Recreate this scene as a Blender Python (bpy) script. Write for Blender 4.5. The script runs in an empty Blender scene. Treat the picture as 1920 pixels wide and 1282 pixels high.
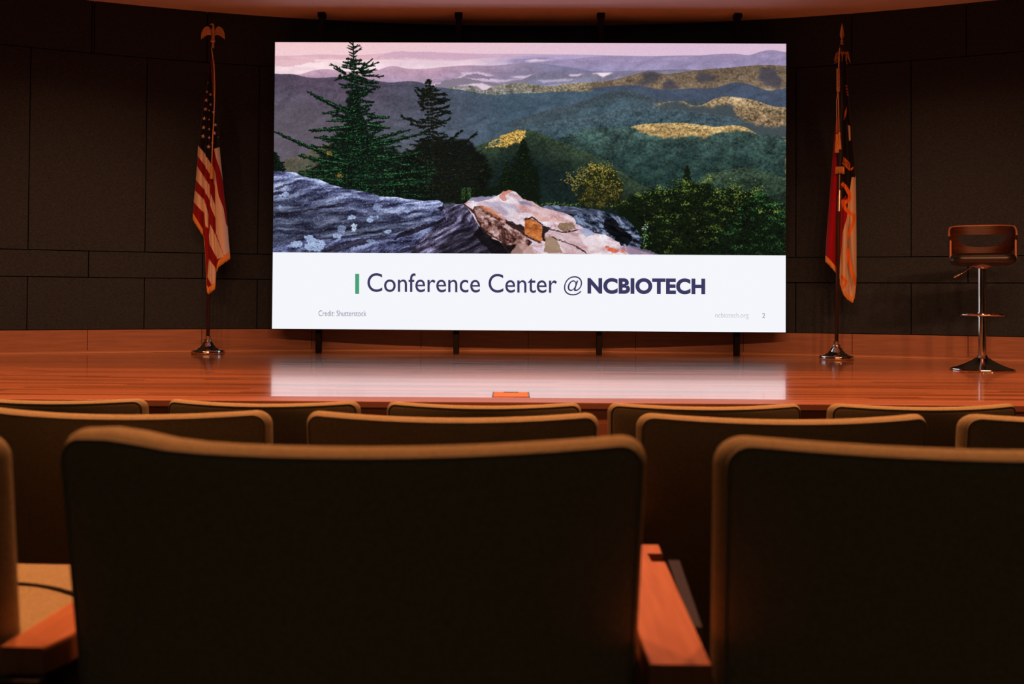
import bpy, bmesh, math, random
import numpy as np
from mathutils import Vector, Matrix

scene = bpy.context.scene
col = scene.collection
R_ = math.radians
# ---------------------------------------------------------------- camera
CZ = 1.23                     # lens height above the flat floor in front of the stage
F = 1900.0                    # focal length in pixels of the 1920 px wide frame
PITCH, ROLL = R_(1.0), R_(0.38)
CX0, CY0 = 960.0, 522.0       # principal point
cam_d = bpy.data.cameras.new('camera'); cam = bpy.data.objects.new('camera', cam_d); col.objects.link(cam)
cam_d.sensor_width = 36; cam_d.lens = F/1920*36
cam_d.shift_y = (CY0-641)/1920
CM = Matrix.Rotation(R_(90)+PITCH, 3, 'X') @ Matrix.Rotation(ROLL, 3, 'Z')
cam.matrix_world = Matrix.Translation((0, 0, CZ)) @ CM.to_4x4()
cam_d.clip_start = .05; cam_d.clip_end = 100
cam_d.dof.use_dof = True; cam_d.dof.focus_distance = 7.6; cam_d.dof.aperture_fstop = 6.3
scene.camera = cam
def ray(px, py):
    return CM @ Vector(((px-CX0)/F, -(py-CY0)/F, -1))
def at(px, py, y):
    d = ray(px, py); return Vector((0, 0, CZ))+d*(y/d.y)
def atz(px, py, z):
    d = ray(px, py); return Vector((0, 0, CZ))+d*((z-CZ)/d.z)
# ---------------------------------------------------------------- world, colour
w = bpy.data.worlds.new('world'); scene.world = w; w.use_nodes = True
w.node_tree.nodes['Background'].inputs[0].default_value = (1, .6, .45, 1)
w.node_tree.nodes['Background'].inputs[1].default_value = .002
scene.view_settings.view_transform = 'Standard'; scene.view_settings.look = 'None'
scene.view_settings.exposure = 0; scene.view_settings.gamma = 1
# ---------------------------------------------------------------- house and stage lamps, with added fill lights
WARM = (1.0, .36, .15)
def spot(name, loc, aim, power, size, blend=.6, rad=.06, c=WARM):
    l = bpy.data.lights.new(name, 'SPOT'); l.energy = power; l.color = c
    l.spot_size = R_(size); l.spot_blend = blend; l.shadow_soft_size = rad
    o = bpy.data.objects.new(name, l); col.objects.link(o); o.location = loc
    o.rotation_euler = (Vector(aim)-Vector(loc)).to_track_quat('-Z', 'Y').to_euler()
    return o
STZ = CZ-.457                 # stage floor
for sx in (-3.2, -1.6, 0, 1.6, 3.2):        # bar of front-of-house lamps behind the audience
    for ax in (-3.3, 0, 3.3):
        spot('stage_wash', (sx, -6, CZ+4.2), (ax, 7.4, STZ+.35), 1000, 15, 1.0, .12)
for sx in (-1, 1):
    spot('side_fill', (sx*4.5, -2, CZ+4.2), (sx*2.9, 7.6, STZ+1.5), 430, 26, 1.0, .4)  # added side lamps, fill in the shadows of the stage wash
for ax in (-4.4, -2.6, -.9, .9, 2.6, 4.4):     # recessed downlights over the stage, in front of the screen
    spot('stage_downlight', (ax, 5.35, CZ+2.2), (ax, 4.9, STZ), 270, 84, .7, .05)
for ax, ay in ((-2.6, 2.55), (0, 2.55), (2.6, 2.55), (-1.3, 2.6), (1.3, 2.6)):       # downlights over the rows
    spot('house_downlight', (ax, ay, CZ+4.0), (ax*.9, ay-.1, 0), 470, 68, .8, .1)
bl = bpy.data.lights.new('rear_fill_light', 'AREA'); bl.energy = 12; bl.color = (1, .86, .62); bl.shape = 'RECTANGLE'; bl.size = 6; bl.size_y = 1.2
bo = bpy.data.objects.new('rear_fill_light', bl); col.objects.link(bo); bo.location = (0, -8.6, CZ+1.6); bo.rotation_euler = (R_(90), 0, 0)   # unseen dim fill behind the audience, added to lift the dark seat backs
# ---------------------------------------------------------------- slide picture, drawn procedurally with numpy
# coordinates below are (x, y) on the slide measured like the photograph: x 510..1474, y 79..478
TL, TR, BR, BL = (516., 79.), (1474., 82.), (1473., 623.), (510., 616.)
def uv_to_xy(u, v):
    x = (TL[0]*(1-u)+TR[0]*u)*(1-v)+(BL[0]*(1-u)+BR[0]*u)*v
    y = (TL[1]*(1-u)+TR[1]*u)*(1-v)+(BL[1]*(1-u)+BR[1]*u)*v
    return x, y
def xy_to_uv(x, y):
    u = (np.asarray(x, float)-513)/960.; v = (np.asarray(y, float)-80)/538.
    for _ in range(4):
        X, Y = uv_to_xy(u, v); u = u+(x-X)/960.; v = v+(y-Y)/539.
    return u, v
def srgb(r, g, b):
    return np.array([r, g, b], float)/255.
PW, PH = 1920, 790
PVMAX = 0.7345            # part of the screen height taken by the picture
class Canvas:
    def __init__(s, w, h, tx):
        s.w, s.h, s.tx = w, h, tx
        s.a = np.zeros((h, w, 3))
    def blend(s, m, col):
        m = m[..., None]
        s.a = s.a*(1-m)+np.asarray(col)*m
    def poly(s, pts, col, alpha=1., soft=0, warp=1.):
        P = np.array([s.tx(*p) for p in pts]); m = s.polymask(P, warp, soft)
        if np.ndim(col) == 3 or alpha is not None:
            s.blend(m*alpha, col)
        return m
    def polymask(s, P, warp=1., blur=0):
        m = np.zeros((s.h, s.w))
        x0, x1 = int(max(0, P[:, 0].min()-1)), int(min(s.w, P[:, 0].max()+2))
        y0, y1 = int(max(0, P[:, 1].min()-1)), int(min(s.h, P[:, 1].max()+2))
        if x1 <= x0 or y1 <= y0: return m
        X, Y = np.meshgrid(np.arange(x0, x1)+.5, np.arange(y0, y1)+.5)
        if getattr(s, 'wx', None) is not None:
            X = X+s.wx[y0:y1, x0:x1]*warp; Y = Y+s.wy[y0:y1, x0:x1]*warp
        acc = np.zeros(X.shape)
        for ox, oy in ((-.25, -.25), (.25, .25)):
            ins = np.zeros(X.shape, bool); n = len(P)
            for i in range(n):
                ax, ay = P[i]; bx, by = P[(i+1) % n]
                if ay == by: continue
                c = ((ay > Y+oy) != (by > Y+oy)) & (X+ox < (bx-ax)*(Y+oy-ay)/(by-ay)+ax)
                ins ^= c
            acc += ins*.5
        m[y0:y1, x0:x1] = acc
        if blur:
            a0, a1, b0, b1 = max(0, y0-3*blur), min(s.h, y1+3*blur), max(0, x0-3*blur), min(s.w, x1+3*blur)
            t = m[a0:a1, b0:b1]
            for _ in range(2):
                for ax in (0, 1):
                    pad = [(0, 0), (0, 0)]; pad[ax] = (blur+1, blur)
                    c = np.cumsum(np.pad(t, pad, mode='edge'), axis=ax); n = t.shape[ax]; w = 2*blur+1
                    t = ((c[w:w+n]-c[:n]) if ax == 0 else (c[:, w:w+n]-c[:, :n]))/w
            m[a0:a1, b0:b1] = t
        return m
    def dab(s, x, y, L, ang, wd, col, al=1.):
        # a soft elongated stroke centred on canvas pixel x, y
        r = int(L/2+wd+2)
        x0, x1, y0, y1 = int(x)-r, int(x)+r+1, int(y)-r, int(y)+r+1
        x0c, y0c, x1c, y1c = max(0, x0), max(0, y0), min(s.w, x1), min(s.h, y1)
        if x1c <= x0c or y1c <= y0c: return
        X = np.arange(x0c, x1c)[None, :]+.5-x; Y = np.arange(y0c, y1c)[:, None]+.5-y
        ca, sa = math.cos(ang), math.sin(ang)
        p = np.abs(X*ca+Y*sa); q = np.abs(-X*sa+Y*ca)
        w_ = wd*np.clip(1-(p/(L/2+.01))**2, 0, 1)
        m = np.clip(w_-q+.5, 0, 1)*np.clip(L/2-p+.5, 0, 1)*al
        t = s.a[y0c:y1c, x0c:x1c]
        s.a[y0c:y1c, x0c:x1c] = t*(1-m[..., None])+np.asarray(col)*m[..., None]
def vnoise(w, h, cx, cy, rng):
    # smooth value noise with cells of cx x cy pixels
    gw, gh = int(w/cx)+3, int(h/cy)+3
    g = rng.random((gh, gw))
    x = np.arange(w)/cx+.5; y = np.arange(h)/cy+.5
    xi = x.astype(int); yi = y.astype(int); fx = x-xi; fy = y-yi
    fx = fx*fx*(3-2*fx); fy = (fy*fy*(3-2*fy))[:, None]
    a = g[yi][:, xi]*(1-fx)+g[yi][:, xi+1]*fx
    b = g[yi+1][:, xi]*(1-fx)+g[yi+1][:, xi+1]*fx
    return a*(1-fy)+b*fy-.5
def warp_noise(U, V, rng, n=64):
    # value noise sampled at arbitrary coordinates
    g = rng.random((n, n)); U = U % (n-1); V = V % (n-1)
    xi = U.astype(int); yi = V.astype(int); fx = U-xi; fy = V-yi
    fx = fx*fx*(3-2*fx); fy = fy*fy*(3-2*fy)
    x2 = (xi+1) % n; y2 = (yi+1) % n
    return (g[yi, xi]*(1-fx)+g[yi, x2]*fx)*(1-fy)+(g[y2, xi]*(1-fx)+g[y2, x2]*fx)*fy-.5
def paint_slide():
    rng = np.random.default_rng(7); rnd = random.Random(11)
    def tx(x, y):
        u, v = xy_to_uv(x, y); return float(u)*PW, float(v)/PVMAX*PH
    C = Canvas(PW, PH, tx)
    U, V = np.meshgrid((np.arange(PW)+.5)/PW, (np.arange(PH)+.5)/PH*PVMAX)
    X, Y = uv_to_xy(U, V)
    kx = 2.0
    F1 = vnoise(PW, PH, 5, 4, rng); F2 = vnoise(PW, PH, 10, 8, rng); F3 = vnoise(PW, PH, 40, 30, rng); F4 = vnoise(PW, PH, 160, 60, rng)
    FF = vnoise(PW, PH, 2.5, 2.5, rng)
    C.wx = vnoise(PW, PH, 14, 10, rng)*9+vnoise(PW, PH, 5, 4, rng)*5; C.wy = vnoise(PW, PH, 18, 10, rng)*7+vnoise(PW, PH, 5, 4, rng)*5
    fold = 1-np.abs(warp_noise((X*.8+Y*1.1)/26+F4*1.2, (Y*1.9-X*.35)/30+F3*.5, rng))*4.2
    fold = np.clip(fold, -1, 1)
    def curve(x, px, py):
        # monotone-ish cubic through the skyline points
        px = np.asarray(px, float); py = np.asarray(py, float)
        d = np.gradient(py, px); i = np.clip(np.searchsorted(px, x)-1, 0, len(px)-2)
        h = px[i+1]-px[i]; t = np.clip((x-px[i])/h, 0, 1)
        return ((2*t**3-3*t**2+1)*py[i]+(t**3-2*t**2+t)*h*d[i]+(-2*t**3+3*t**2)*py[i+1]+(t**3-t**2)*h*d[i+1])
    jag = vnoise(PW, 1, 6, 1, rng)[0]*1.6
    def mix(a, b, t):
        return a*(1-t[..., None])+b*t[..., None]
    def lay(pts, top, bot, depth, tex=0., wob=0., al=1., xr=None, lat=None):
        # a ridge: everything below the skyline pts, shading from top to bot over depth px
        px = [p[0] for p in pts]; py = [p[1] for p in pts]
        R = curve(X, px, py)+jag[None, :]*wob
        m = np.clip((Y-R)*kx+.5, 0, 1)*al
        if xr: m = m*np.clip((X-xr[0])/18, 0, 1)*np.clip((xr[1]-X)/18, 0, 1)
        t = np.clip((Y-R)/depth, 0, 1)
        col = mix(np.asarray(top), np.asarray(bot), t)
        if lat is not None:
            w = np.clip((X-lat[1])/(lat[2]-lat[1]), 0, 1)[..., None]
            col = col*(1-w)+np.asarray(lat[0])*w
        col = col*(1+tex*(F1*1.1+F2*.8+F3*.5+FF*.5)[..., None]+tex*.45*F4[..., None]-(.05+.2*min(tex, .4))*(fold*np.clip((Y-R)/6, 0, 1))[..., None])
        C.a = C.a*(1-m[..., None])+np.clip(col, 0, 1)*m[..., None]
        return m
    S = srgb
    # sky
    t = np.clip((Y-79)/45, 0, 1); w = np.clip((X-620)/650, 0, 1)
    C.a = mix(mix(S(240, 186, 190), S(236, 196, 206), t), mix(S(212, 175, 200), S(206, 178, 208), t), w)
    # far layers and valley fog
    lay([(510, 105), (560, 104), (600, 102), (640, 103), (700, 102), (740, 98), (760, 97), (800, 98), (850, 99), (900, 101), (980, 101), (1040, 102), (1120, 103), (1200, 106), (1290, 106), (1474, 107)], S(218, 165, 178), S(228, 182, 194), 14, lat=(S(172, 148, 186), 740, 1150))
    lay([(510, 113), (560, 112), (610, 112), (700, 113), (1474, 120)], S(240, 200, 206), S(240, 208, 216), 20, lat=(S(170, 150, 190), 850, 960))
    C.poly([(515, 113), (548, 110), (560, 111), (604, 115), (570, 119), (548, 125), (515, 123)], S(214, 160, 172), .7)
    C.poly([(700, 108), (740, 97), (770, 96), (830, 100), (900, 101), (950, 107), (930, 113), (850, 111), (740, 109), (700, 108)], S(196, 155, 180), .75)
    lay([(740, 115), (800, 113), (840, 115), (900, 110), (1474, 110)], S(222, 186, 204), S(236, 208, 220), 16, lat=(S(165, 148, 190), 880, 990), al=.9, xr=(700, 1520))
    lay([(950, 112), (990, 110), (1020, 108), (1060, 112), (1100, 108), (1140, 105), (1200, 106), (1290, 104), (1310, 104), (1340, 102), (1380, 101), (1405, 103), (1430, 96), (1446, 94), (1474, 98)], S(148, 130, 165), S(150, 140, 180), 25, tex=.05, xr=(950, 1520))
    lay([(1000, 118), (1040, 115), (1090, 117), (1130, 112), (1180, 117), (1230, 113), (1300, 116), (1380, 112), (1474, 110)], S(138, 124, 160), S(146, 136, 176), 24, tex=.06, xr=(980, 1520), al=.7)
    lay([(513, 143), (530, 139), (560, 140), (590, 132), (610, 130), (640, 133), (700, 134), (740, 124), (760, 128), (800, 129), (830, 126), (870, 123), (930, 123), (965, 120), (1000, 118), (1040, 122), (1080, 128), (1100, 132), (1200, 132), (1474, 136)], S(188, 146, 168), S(160, 135, 165), 30, tex=.06, lat=(S(120, 115, 145), 820, 1040))
    def fog(pts, al=.85, col=(226, 200, 220)): C.poly(pts, S(*col), al, 2, .5)
    fog([(852, 150), (870, 140), (860, 136), (900, 135), (930, 141), (900, 146), (940, 150), (990, 148), (935, 155), (900, 151), (820, 160), (812, 164), (806, 160)], .6)
    fog([(984, 114), (1000, 111), (1020, 112), (1045, 111), (1018, 115), (1000, 117)], .8)
    C.poly([(868, 145), (888, 137), (910, 141), (935, 148), (900, 149)], S(130, 112, 140), .9)
    C.poly([(800, 168), (840, 150), (872, 146), (905, 152), (940, 158), (980, 158), (980, 180), (840, 180)], S(128, 116, 135), 1)
    fog([(955, 144), (990, 142), (1010, 140), (980, 148)], .7)
    lay([(980, 150), (1000, 141), (1020, 138), (1040, 141), (1062, 139), (1090, 142), (1110, 138), (1130, 143), (1160, 139), (1200, 134), (1474, 140)], S(118, 110, 130), S(128, 128, 160), 16, tex=.1, xr=(960, 1520))
    fog([(1066, 140), (1096, 138), (1082, 143), (1072, 143)], .8); fog([(1110, 138), (1152, 135), (1140, 141), (1131, 145), (1122, 140)], .95, (240, 218, 228))
    fog([(1005, 152), (1050, 149), (1080, 148), (1070, 152), (1020, 155)], .5); fog([(1000, 163), (1030, 160), (1060, 156), (1130, 154), (1120, 158), (1050, 162), (1010, 166)], .45, (170, 165, 200))
    fog([(858, 161), (880, 158), (905, 156), (925, 163), (918, 168), (908, 170), (895, 162), (880, 161)], .85)
    lay([(820, 172), (850, 162), (870, 165), (885, 161), (905, 170), (925, 163), (950, 158), (980, 156), (1010, 160), (1040, 162), (1060, 158), (1100, 155), (1150, 152), (1200, 148), (1474, 150)], S(134, 128, 118), S(105, 112, 118), 22, tex=.4, wob=.6, xr=(830, 1520), lat=(S(140, 122, 92), 900, 1130))
    # long brown ridge on the right
    lay([(1120, 157), (1150, 150), (1180, 143), (1200, 137), (1222, 134), (1245, 139), (1270, 137), (1300, 133), (1340, 129), (1370, 127), (1400, 124), (1440, 122), (1474, 124)], S(112, 94, 76), S(126, 106, 86), 40, tex=.28, wob=.6, xr=(1100, 1520))
    for pts in ([(1200, 137), (1222, 134), (1242, 140), (1232, 150), (1210, 162), (1190, 160), (1214, 148)], [(1250, 148), (1262, 150), (1275, 168), (1240, 168), (1246, 158)], [(1310, 136), (1326, 137), (1345, 146), (1338, 154), (1315, 156), (1306, 150)], [(1425, 130), (1450, 128), (1466, 150), (1460, 170), (1436, 158), (1420, 150)]):
        C.poly(pts, S(62, 62, 78), .75, 5)
    # blue valley
    lay([(1100, 166), (1150, 162), (1190, 160), (1240, 168), (1300, 166), (1340, 165), (1380, 155), (1410, 160), (1440, 170), (1474, 166)], S(70, 80, 100), S(66, 80, 102), 40, tex=.1, xr=(1100, 1520))
    lay([(513, 138), (530, 139), (548, 139), (575, 145), (640, 145), (700, 150), (730, 155), (760, 153), (780, 153), (812, 162), (860, 168), (900, 175), (930, 179), (960, 176), (1000, 175), (1060, 172), (1110, 172), (1160, 170), (1200, 172), (1474, 175)], S(86, 72, 92), S(92, 86, 100), 80, tex=.14, wob=.4, xr=(480, 1190), lat=(S(68, 88, 104), 660, 960))
    C.poly([(513, 205), (560, 190), (600, 200), (660, 215), (700, 250), (700, 330), (513, 330)], S(96, 84, 92), .35, 12)
    lay([(960, 230), (1020, 210), (1080, 195), (1110, 185), (1150, 172), (1170, 170), (1200, 175), (1240, 188), (1300, 190), (1474, 200)], S(68, 78, 86), S(66, 92, 104), 40, tex=.2, wob=.5, xr=(950, 1520))
    # lit ridge mid right
    lay([(1220, 196), (1262, 190), (1280, 190), (1300, 198), (1320, 196), (1340, 186), (1358, 182), (1390, 184), (1420, 190), (1450, 200), (1474, 202)], S(150, 126, 92), S(132, 106, 80), 60, tex=.5, wob=.8, xr=(1225, 1520))
    C.poly([(1225, 200), (1268, 188), (1296, 200), (1330, 200), (1375, 196), (1376, 212), (1400, 228), (1440, 240), (1474, 236), (1474, 260), (1225, 250)], S(60, 74, 82), .9, 4)
    lay([(970, 260), (1000, 242), (1040, 228), (1100, 222), (1160, 206), (1220, 200), (1260, 204), (1320, 212), (1380, 222), (1440, 242), (1474, 238)], S(72, 88, 98), S(58, 88, 98), 50, tex=.3, wob=.6, xr=(940, 1400))
    # golden knoll
    lay([(1050, 256), (1100, 242), (1140, 238), (1180, 238), (1210, 233), (1250, 231), (1280, 231), (1310, 234), (1340, 238), (1380, 236), (1400, 240), (1420, 252), (1474, 258)], S(186, 152, 96), S(158, 128, 80), 25, tex=.42, wob=.8, xr=(1165, 1520))
    sh = [(1040, 262), (1100, 242), (1140, 238), (1188, 238), (1200, 248), (1220, 255), (1250, 259), (1300, 256), (1320, 260), (1345, 250), (1390, 246), (1418, 250), (1474, 258), (1474, 478), (1040, 478)]
    m = C.polymask(np.array([tx(*q) for q in sh]), 1.3, 2)
    col = mix(S(62, 84, 80), S(34, 58, 52), np.clip((Y-240)/120, 0, 1))*(1+.34*(F1*1.2+F2+F3*.9+FF*.6)[..., None]+.2*F4[..., None]-.16*fold[..., None])
    C.a = C.a*(1-m[..., None])+np.clip(col, 0, 1)*m[..., None]
    for k in range(5):        # valley folds
        C.poly([(1140+k*55, 300+k*6), (1200+k*50, 268+k*4), (1215+k*50, 270+k*4), (1180+k*50, 320), (1150+k*50, 345)], S(24, 48, 52), .22, 5)
    # near green hills, middle
    lay([(890, 272), (925, 262), (960, 250), (1000, 246), (1040, 262), (1080, 268)], S(66, 88, 90), S(56, 84, 84), 40, tex=.25, wob=.6, xr=(880, 1060), al=.85)
    lay([(890, 275), (915, 268), (940, 258), (958, 248), (985, 244), (1005, 247), (1040, 262), (1080, 278), (1110, 290), (1150, 312), (1200, 345), (1240, 362), (1280, 372)], S(56, 72, 52), S(22, 36, 34), 62, tex=.35, wob=.7, xr=(885, 1260))
    C.poly([(908, 277), (922, 270), (940, 256), (958, 249), (975, 243), (989, 245), (988, 258), (975, 268), (950, 276)], S(186, 146, 68), .95, 1)
    C.poly([(918, 268), (930, 262), (942, 263), (925, 274), (912, 276)], S(190, 150, 70), .8)
    C.poly([(925, 275), (945, 268), (935, 262), (915, 272)], S(70, 90, 80), .7)
    mm = C.polymask(np.array([tx(*p) for p in [(905, 278), (958, 247), (990, 243), (990, 262), (950, 278)]]))
    C.a *= 1+(mm*(F1*1.2+FF*.8))[..., None]*.7
    # bottom right hill
    lay([(1270, 362), (1300, 345), (1330, 328), (1370, 318), (1400, 315), (1440, 325), (1474, 336)], S(58, 76, 58), S(28, 44, 34), 55, tex=.5, wob=.6, xr=(1270, 1520))
    # low left meadow hill
    lay([(513, 330), (530, 305), (570, 292), (600, 274), (620, 268), (680, 275), (700, 320)], S(96, 92, 72), S(58, 62, 50), 60, tex=.2, xr=(480, 700), al=.85)
    lum = C.a.mean(axis=2, keepdims=True); C.a = (C.a*.86+lum*.14)*1.03+.008
    # ---- conifers
    gd = [S(10, 14, 10), S(14, 26, 18), S(20, 38, 26)]
    gl = [S(44, 88, 56), S(62, 120, 76), S(96, 160, 100), S(34, 70, 48)]
    def P(x, y): return tx(x, y)
    def branch(x0, y0, x1, y1, th, dens=1.0, lights=.35, pal=(gd, gl), droop=.0, sub=True):
        ax, ay = P(x0, y0); bx, by = P(x1, y1)
        if sub and math.hypot(x1-x0, y1-y0) > 14:
            for k in range(int(math.hypot(x1-x0, y1-y0)/7)):
                f = rnd.uniform(.15, .92); sx, sy = x0+(x1-x0)*f, y0+(y1-y0)*f
                l = rnd.uniform(5, 13)*(1.15-f*.5); a = math.atan2(y1-y0, x1-x0)+rnd.choice((-1, 1))*rnd.uniform(.25, .8)
                branch(sx, sy, sx+math.cos(a)*l, sy+math.sin(a)*l*.8, th*.6, dens, lights, pal, 0, False)
        L = math.hypot(bx-ax, by-ay); n = max(3, int(L/2.2*dens)); ang = math.atan2(by-ay, bx-ax)
        for i in range(n):
            f = i/n; f2 = f+rnd.uniform(-.02, .02)
            px = ax+(bx-ax)*f2; py = ay+(by-ay)*f2+droop*2*L*f*(1-f)
            w = th*2*(1-f*.75)
            for s in (-1, 1):
                a = ang+s*rnd.uniform(.3, 1.1)
                l = w*rnd.uniform(.7, 1.5)
                C.dab(px+math.cos(a)*l*.4, py+math.sin(a)*l*.35, l, a, rnd.uniform(1.0, 1.9), rnd.choice(pal[0]))
            if rnd.random() < lights:
                a = ang+rnd.uniform(-.7, .7)-.2
                l = w*rnd.uniform(.35, .8)
                C.dab(px+rnd.uniform(-2, 2), py-w*.28+rnd.uniform(-2, 2), l, a, rnd.uniform(.8, 1.5), rnd.choice(pal[1]), .85)
    def cluster(cx, cy, rx, ry, n, light, dark, l0=3, l1=8, flat=1.3):
        for i in range(n):
            dx, dy = rnd.gauss(0, .55), rnd.gauss(0, .55); x, y = P(cx+dx*rx, cy+dy*ry)
            lit = dy < rnd.uniform(-.45, .35)
            C.dab(x, y, rnd.uniform(l0, l1), rnd.uniform(-flat, flat), rnd.uniform(.9, 1.9), rnd.choice(light if lit else dark), rnd.uniform(.55, .95))
    # small dark tree at left edge
    for i in range(14):
        y = 286+i*3; branch(512, y, 512+8+i*1.5+rnd.uniform(-2, 3), y+3, 3.5, 1.6, .0)
    # second conifer and its skirt
    pal2 = ([S(16, 20, 16), S(26, 32, 22), S(20, 18, 16)], [S(44, 58, 34), S(58, 66, 34), S(34, 46, 30)])
    def conifer(xt, yt, xb, yb, prof, pal, dens, lights, step, th, up=0.45):
        y = yt
        while y < yb:
            f = (y-yt)/(yb-yt); xc = xt+(xb-xt)*f
            l, r = [float(np.interp(y, [p[0] for p in prof], [p[k] for p in prof])) for k in (1, 2)]; big = max(abs(l-xc), abs(r-xc))
            for e in (l, r):
                ee = xc+(e-xc)*rnd.choice((rnd.uniform(.35, .75), rnd.uniform(.7, 1.1)))
                y2 = y-abs(ee-xc)*rnd.uniform(-.35, up)+2; xm, ym = (xc+ee)/2, (y+y2)/2+abs(ee-xc)*rnd.uniform(-.06, .12)
                branch(xc, y, xm, ym, th*rnd.uniform(.9, 1.4), dens, lights, pal); branch(xm, ym, ee, y2, th*rnd.uniform(.7, 1.3), dens, lights, pal)
            y += step*rnd.uniform(.5, 1.2)*(1+min(.5, big/110))
    m = C.poly([(740, 320), (770, 285), (800, 262), (850, 262), (880, 262), (905, 290), (925, 320), (915, 385), (700, 385)], S(17, 18, 14), .9, 3, 3.)
    conifer(804, 150, 815, 372, [(148, 801, 807), (158, 796, 816), (166, 792, 822), (176, 784, 836), (190, 785, 846), (210, 792, 846), (240, 778, 846), (262, 778, 862), (290, 760, 900), (330, 740, 915), (372, 735, 920)], pal2, 1.0, .3, 4.0, 4.0)
    for b in [(800, 178, 784, 164), (798, 190, 781, 172), (800, 205, 784, 190), (812, 178, 838, 176), (815, 192, 847, 186), (815, 205, 845, 200), (815, 220, 847, 208), (796, 232, 752, 219), (800, 240, 770, 232), (835, 268, 870, 245), (850, 285, 897, 247), (850, 300, 880, 262), (860, 310, 905, 282), (870, 320, 918, 300)]:
        branch(b[0], b[1], b[2], b[3], 5, 1.1, .3, pal2, .05)
    x0, y0 = P(812, 175)
    for k in range(30): C.dab(P(811+k*.15, 180+k*5)[0], P(811, 180+k*5)[1], 12, 1.57, 1.3, S(44, 38, 36), .6)
    # third conifer
    pal3 = ([S(14, 20, 12), S(22, 32, 18), S(16, 24, 14)], [S(50, 64, 26), S(80, 90, 34), S(34, 50, 26)])
    C.poly([(983, 262), (1000, 300), (1012, 335), (1014, 385), (945, 385), (955, 330), (968, 300)], S(16, 22, 14), .8, 3, 3.)
    conifer(983, 262, 985, 382, [(262, 980, 986), (280, 972, 995), (310, 962, 1006), (345, 946, 1014), (382, 940, 1018)], pal3, 1.0, .18, 4, 3.4)
    C.poly([(930, 350), (950, 320), (962, 345), (1010, 350), (1010, 400), (850, 400), (880, 360)], S(18, 26, 16), .9, 4, 3.)
    conifer(951, 304, 951, 385, [(304, 950, 952), (330, 940, 962), (385, 925, 975)], pal3, 1.0, .35, 4, 2.6)
    # first, tall green conifer
    C.poly([(664, 165), (674, 175), (680, 205), (686, 240), (712, 268), (770, 290), (795, 310), (815, 385), (560, 345), (570, 328), (600, 305), (620, 272), (645, 242), (652, 205), (655, 172)], S(14, 20, 15), .9, 2, 3.)
    for k in range(45): C.dab(P(663+k*.15, 80+k*5)[0], P(663, 80+k*5)[1], 14, 1.57, 3.4 if k > 6 else 2.6, S(20, 22, 18), .95)
    for y, s, dx, dy in [(84, -1, 9, -6), (90, -1, 10, -5), (94, -1, 12, -5), (101, -1, 9, -4), (106, -1, 8, -4), (92, 1, 13, -8), (98, 1, 17, -6), (103, 1, 10, -8), (108, 1, 8, -4), (88, 1, 8, -2)]:
        branch(663, y, 663+s*dx, y+dy, 2.2, 1.6, .25)
    conifer(664, 113, 674, 372, [(113, 650, 678), (122, 638, 698), (133, 634, 700), (145, 636, 712), (158, 636, 706), (170, 648, 700), (183, 644, 702), (198, 648, 700), (212, 630, 702), (228, 618, 722), (245, 606, 728), (262, 592, 742), (285, 580, 762), (320, 565, 790), (372, 570, 812)], (gd, gl), 1.1, .32, 3.6, 4.8)
    for b in [(650, 138, 620, 119), (650, 140, 626, 128), (640, 140, 632, 150), (676, 132, 712, 116), (678, 128, 700, 111), (676, 135, 709, 131), (680, 142, 721, 144), (685, 160, 713, 163), (652, 145, 630, 150)]:
        branch(b[0], b[1], b[2], b[3], 3.4, 1.5, .25)
    for b in [(655, 212, 575, 171, 7.5), (640, 208, 606, 214, 5), (660, 225, 612, 228, 5), (660, 240, 580, 245, 8), (650, 262, 590, 258, 8), (640, 300, 513, 247, 7), (650, 310, 560, 292, 9), (640, 320, 562, 322, 7), (690, 218, 730, 222, 6), (690, 235, 732, 240, 6), (700, 262, 772, 243, 6), (700, 270, 800, 250, 6), (720, 300, 795, 285, 7), (720, 330, 822, 318, 7), (720, 350, 810, 340, 7), (640, 340, 590, 335, 8)]:
        branch(b[0], b[1], b[2], b[3], b[4], 1.6, .75, (gd, gl), .02)
    for k in range(1500):     # glints through the lower crown
        x = rnd.uniform(560, 815); y = rnd.uniform(235, 385)
        if y < 360-(x-560)*.0 and y > np.interp(x, [560, 620, 700, 815], [315, 262, 240, 300]):
            q = P(x, y); C.dab(q[0], q[1], rnd.uniform(3, 9), rnd.uniform(-.6, .6), rnd.uniform(.7, 1.4), rnd.choice(gl), rnd.uniform(.25, .8))
    for k in range(120):      # clumps of lit needles over the dark lower crown
        x = rnd.uniform(565, 815); y = rnd.uniform(250, 372)
        if y < np.interp(x, [560, 600, 660, 700, 815], [325, 285, 245, 250, 312])+6: continue
        a_ = rnd.uniform(.25, 1)
        cluster(x, y, rnd.uniform(5, 12), 2.2, int(8+18*a_), [gl[0]*(.5+.5*a_), gl[1]*(.5+.5*a_), gl[3]*(.6+.4*a_), gl[2]*a_], [gd[0], gd[1], gd[2]], 4, 9, .6)
    for k in range(60):
        x = rnd.uniform(740, 930); y = rnd.uniform(285, 375)
        cluster(x, y, rnd.uniform(5, 12), 3, 12, [S(40, 48, 28), S(34, 40, 30), S(26, 28, 22), S(56, 58, 34)], [S(12, 13, 10), S(18, 17, 14)], 4, 9, .9)
    for k in range(26):
        x = rnd.uniform(780, 880); y = rnd.uniform(260, 360); q = P(x, y); C.dab(q[0], q[1], rnd.uniform(3, 8), rnd.uniform(-1.5, 1.5), 1.4, S(70, 72, 84), .6)
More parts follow.
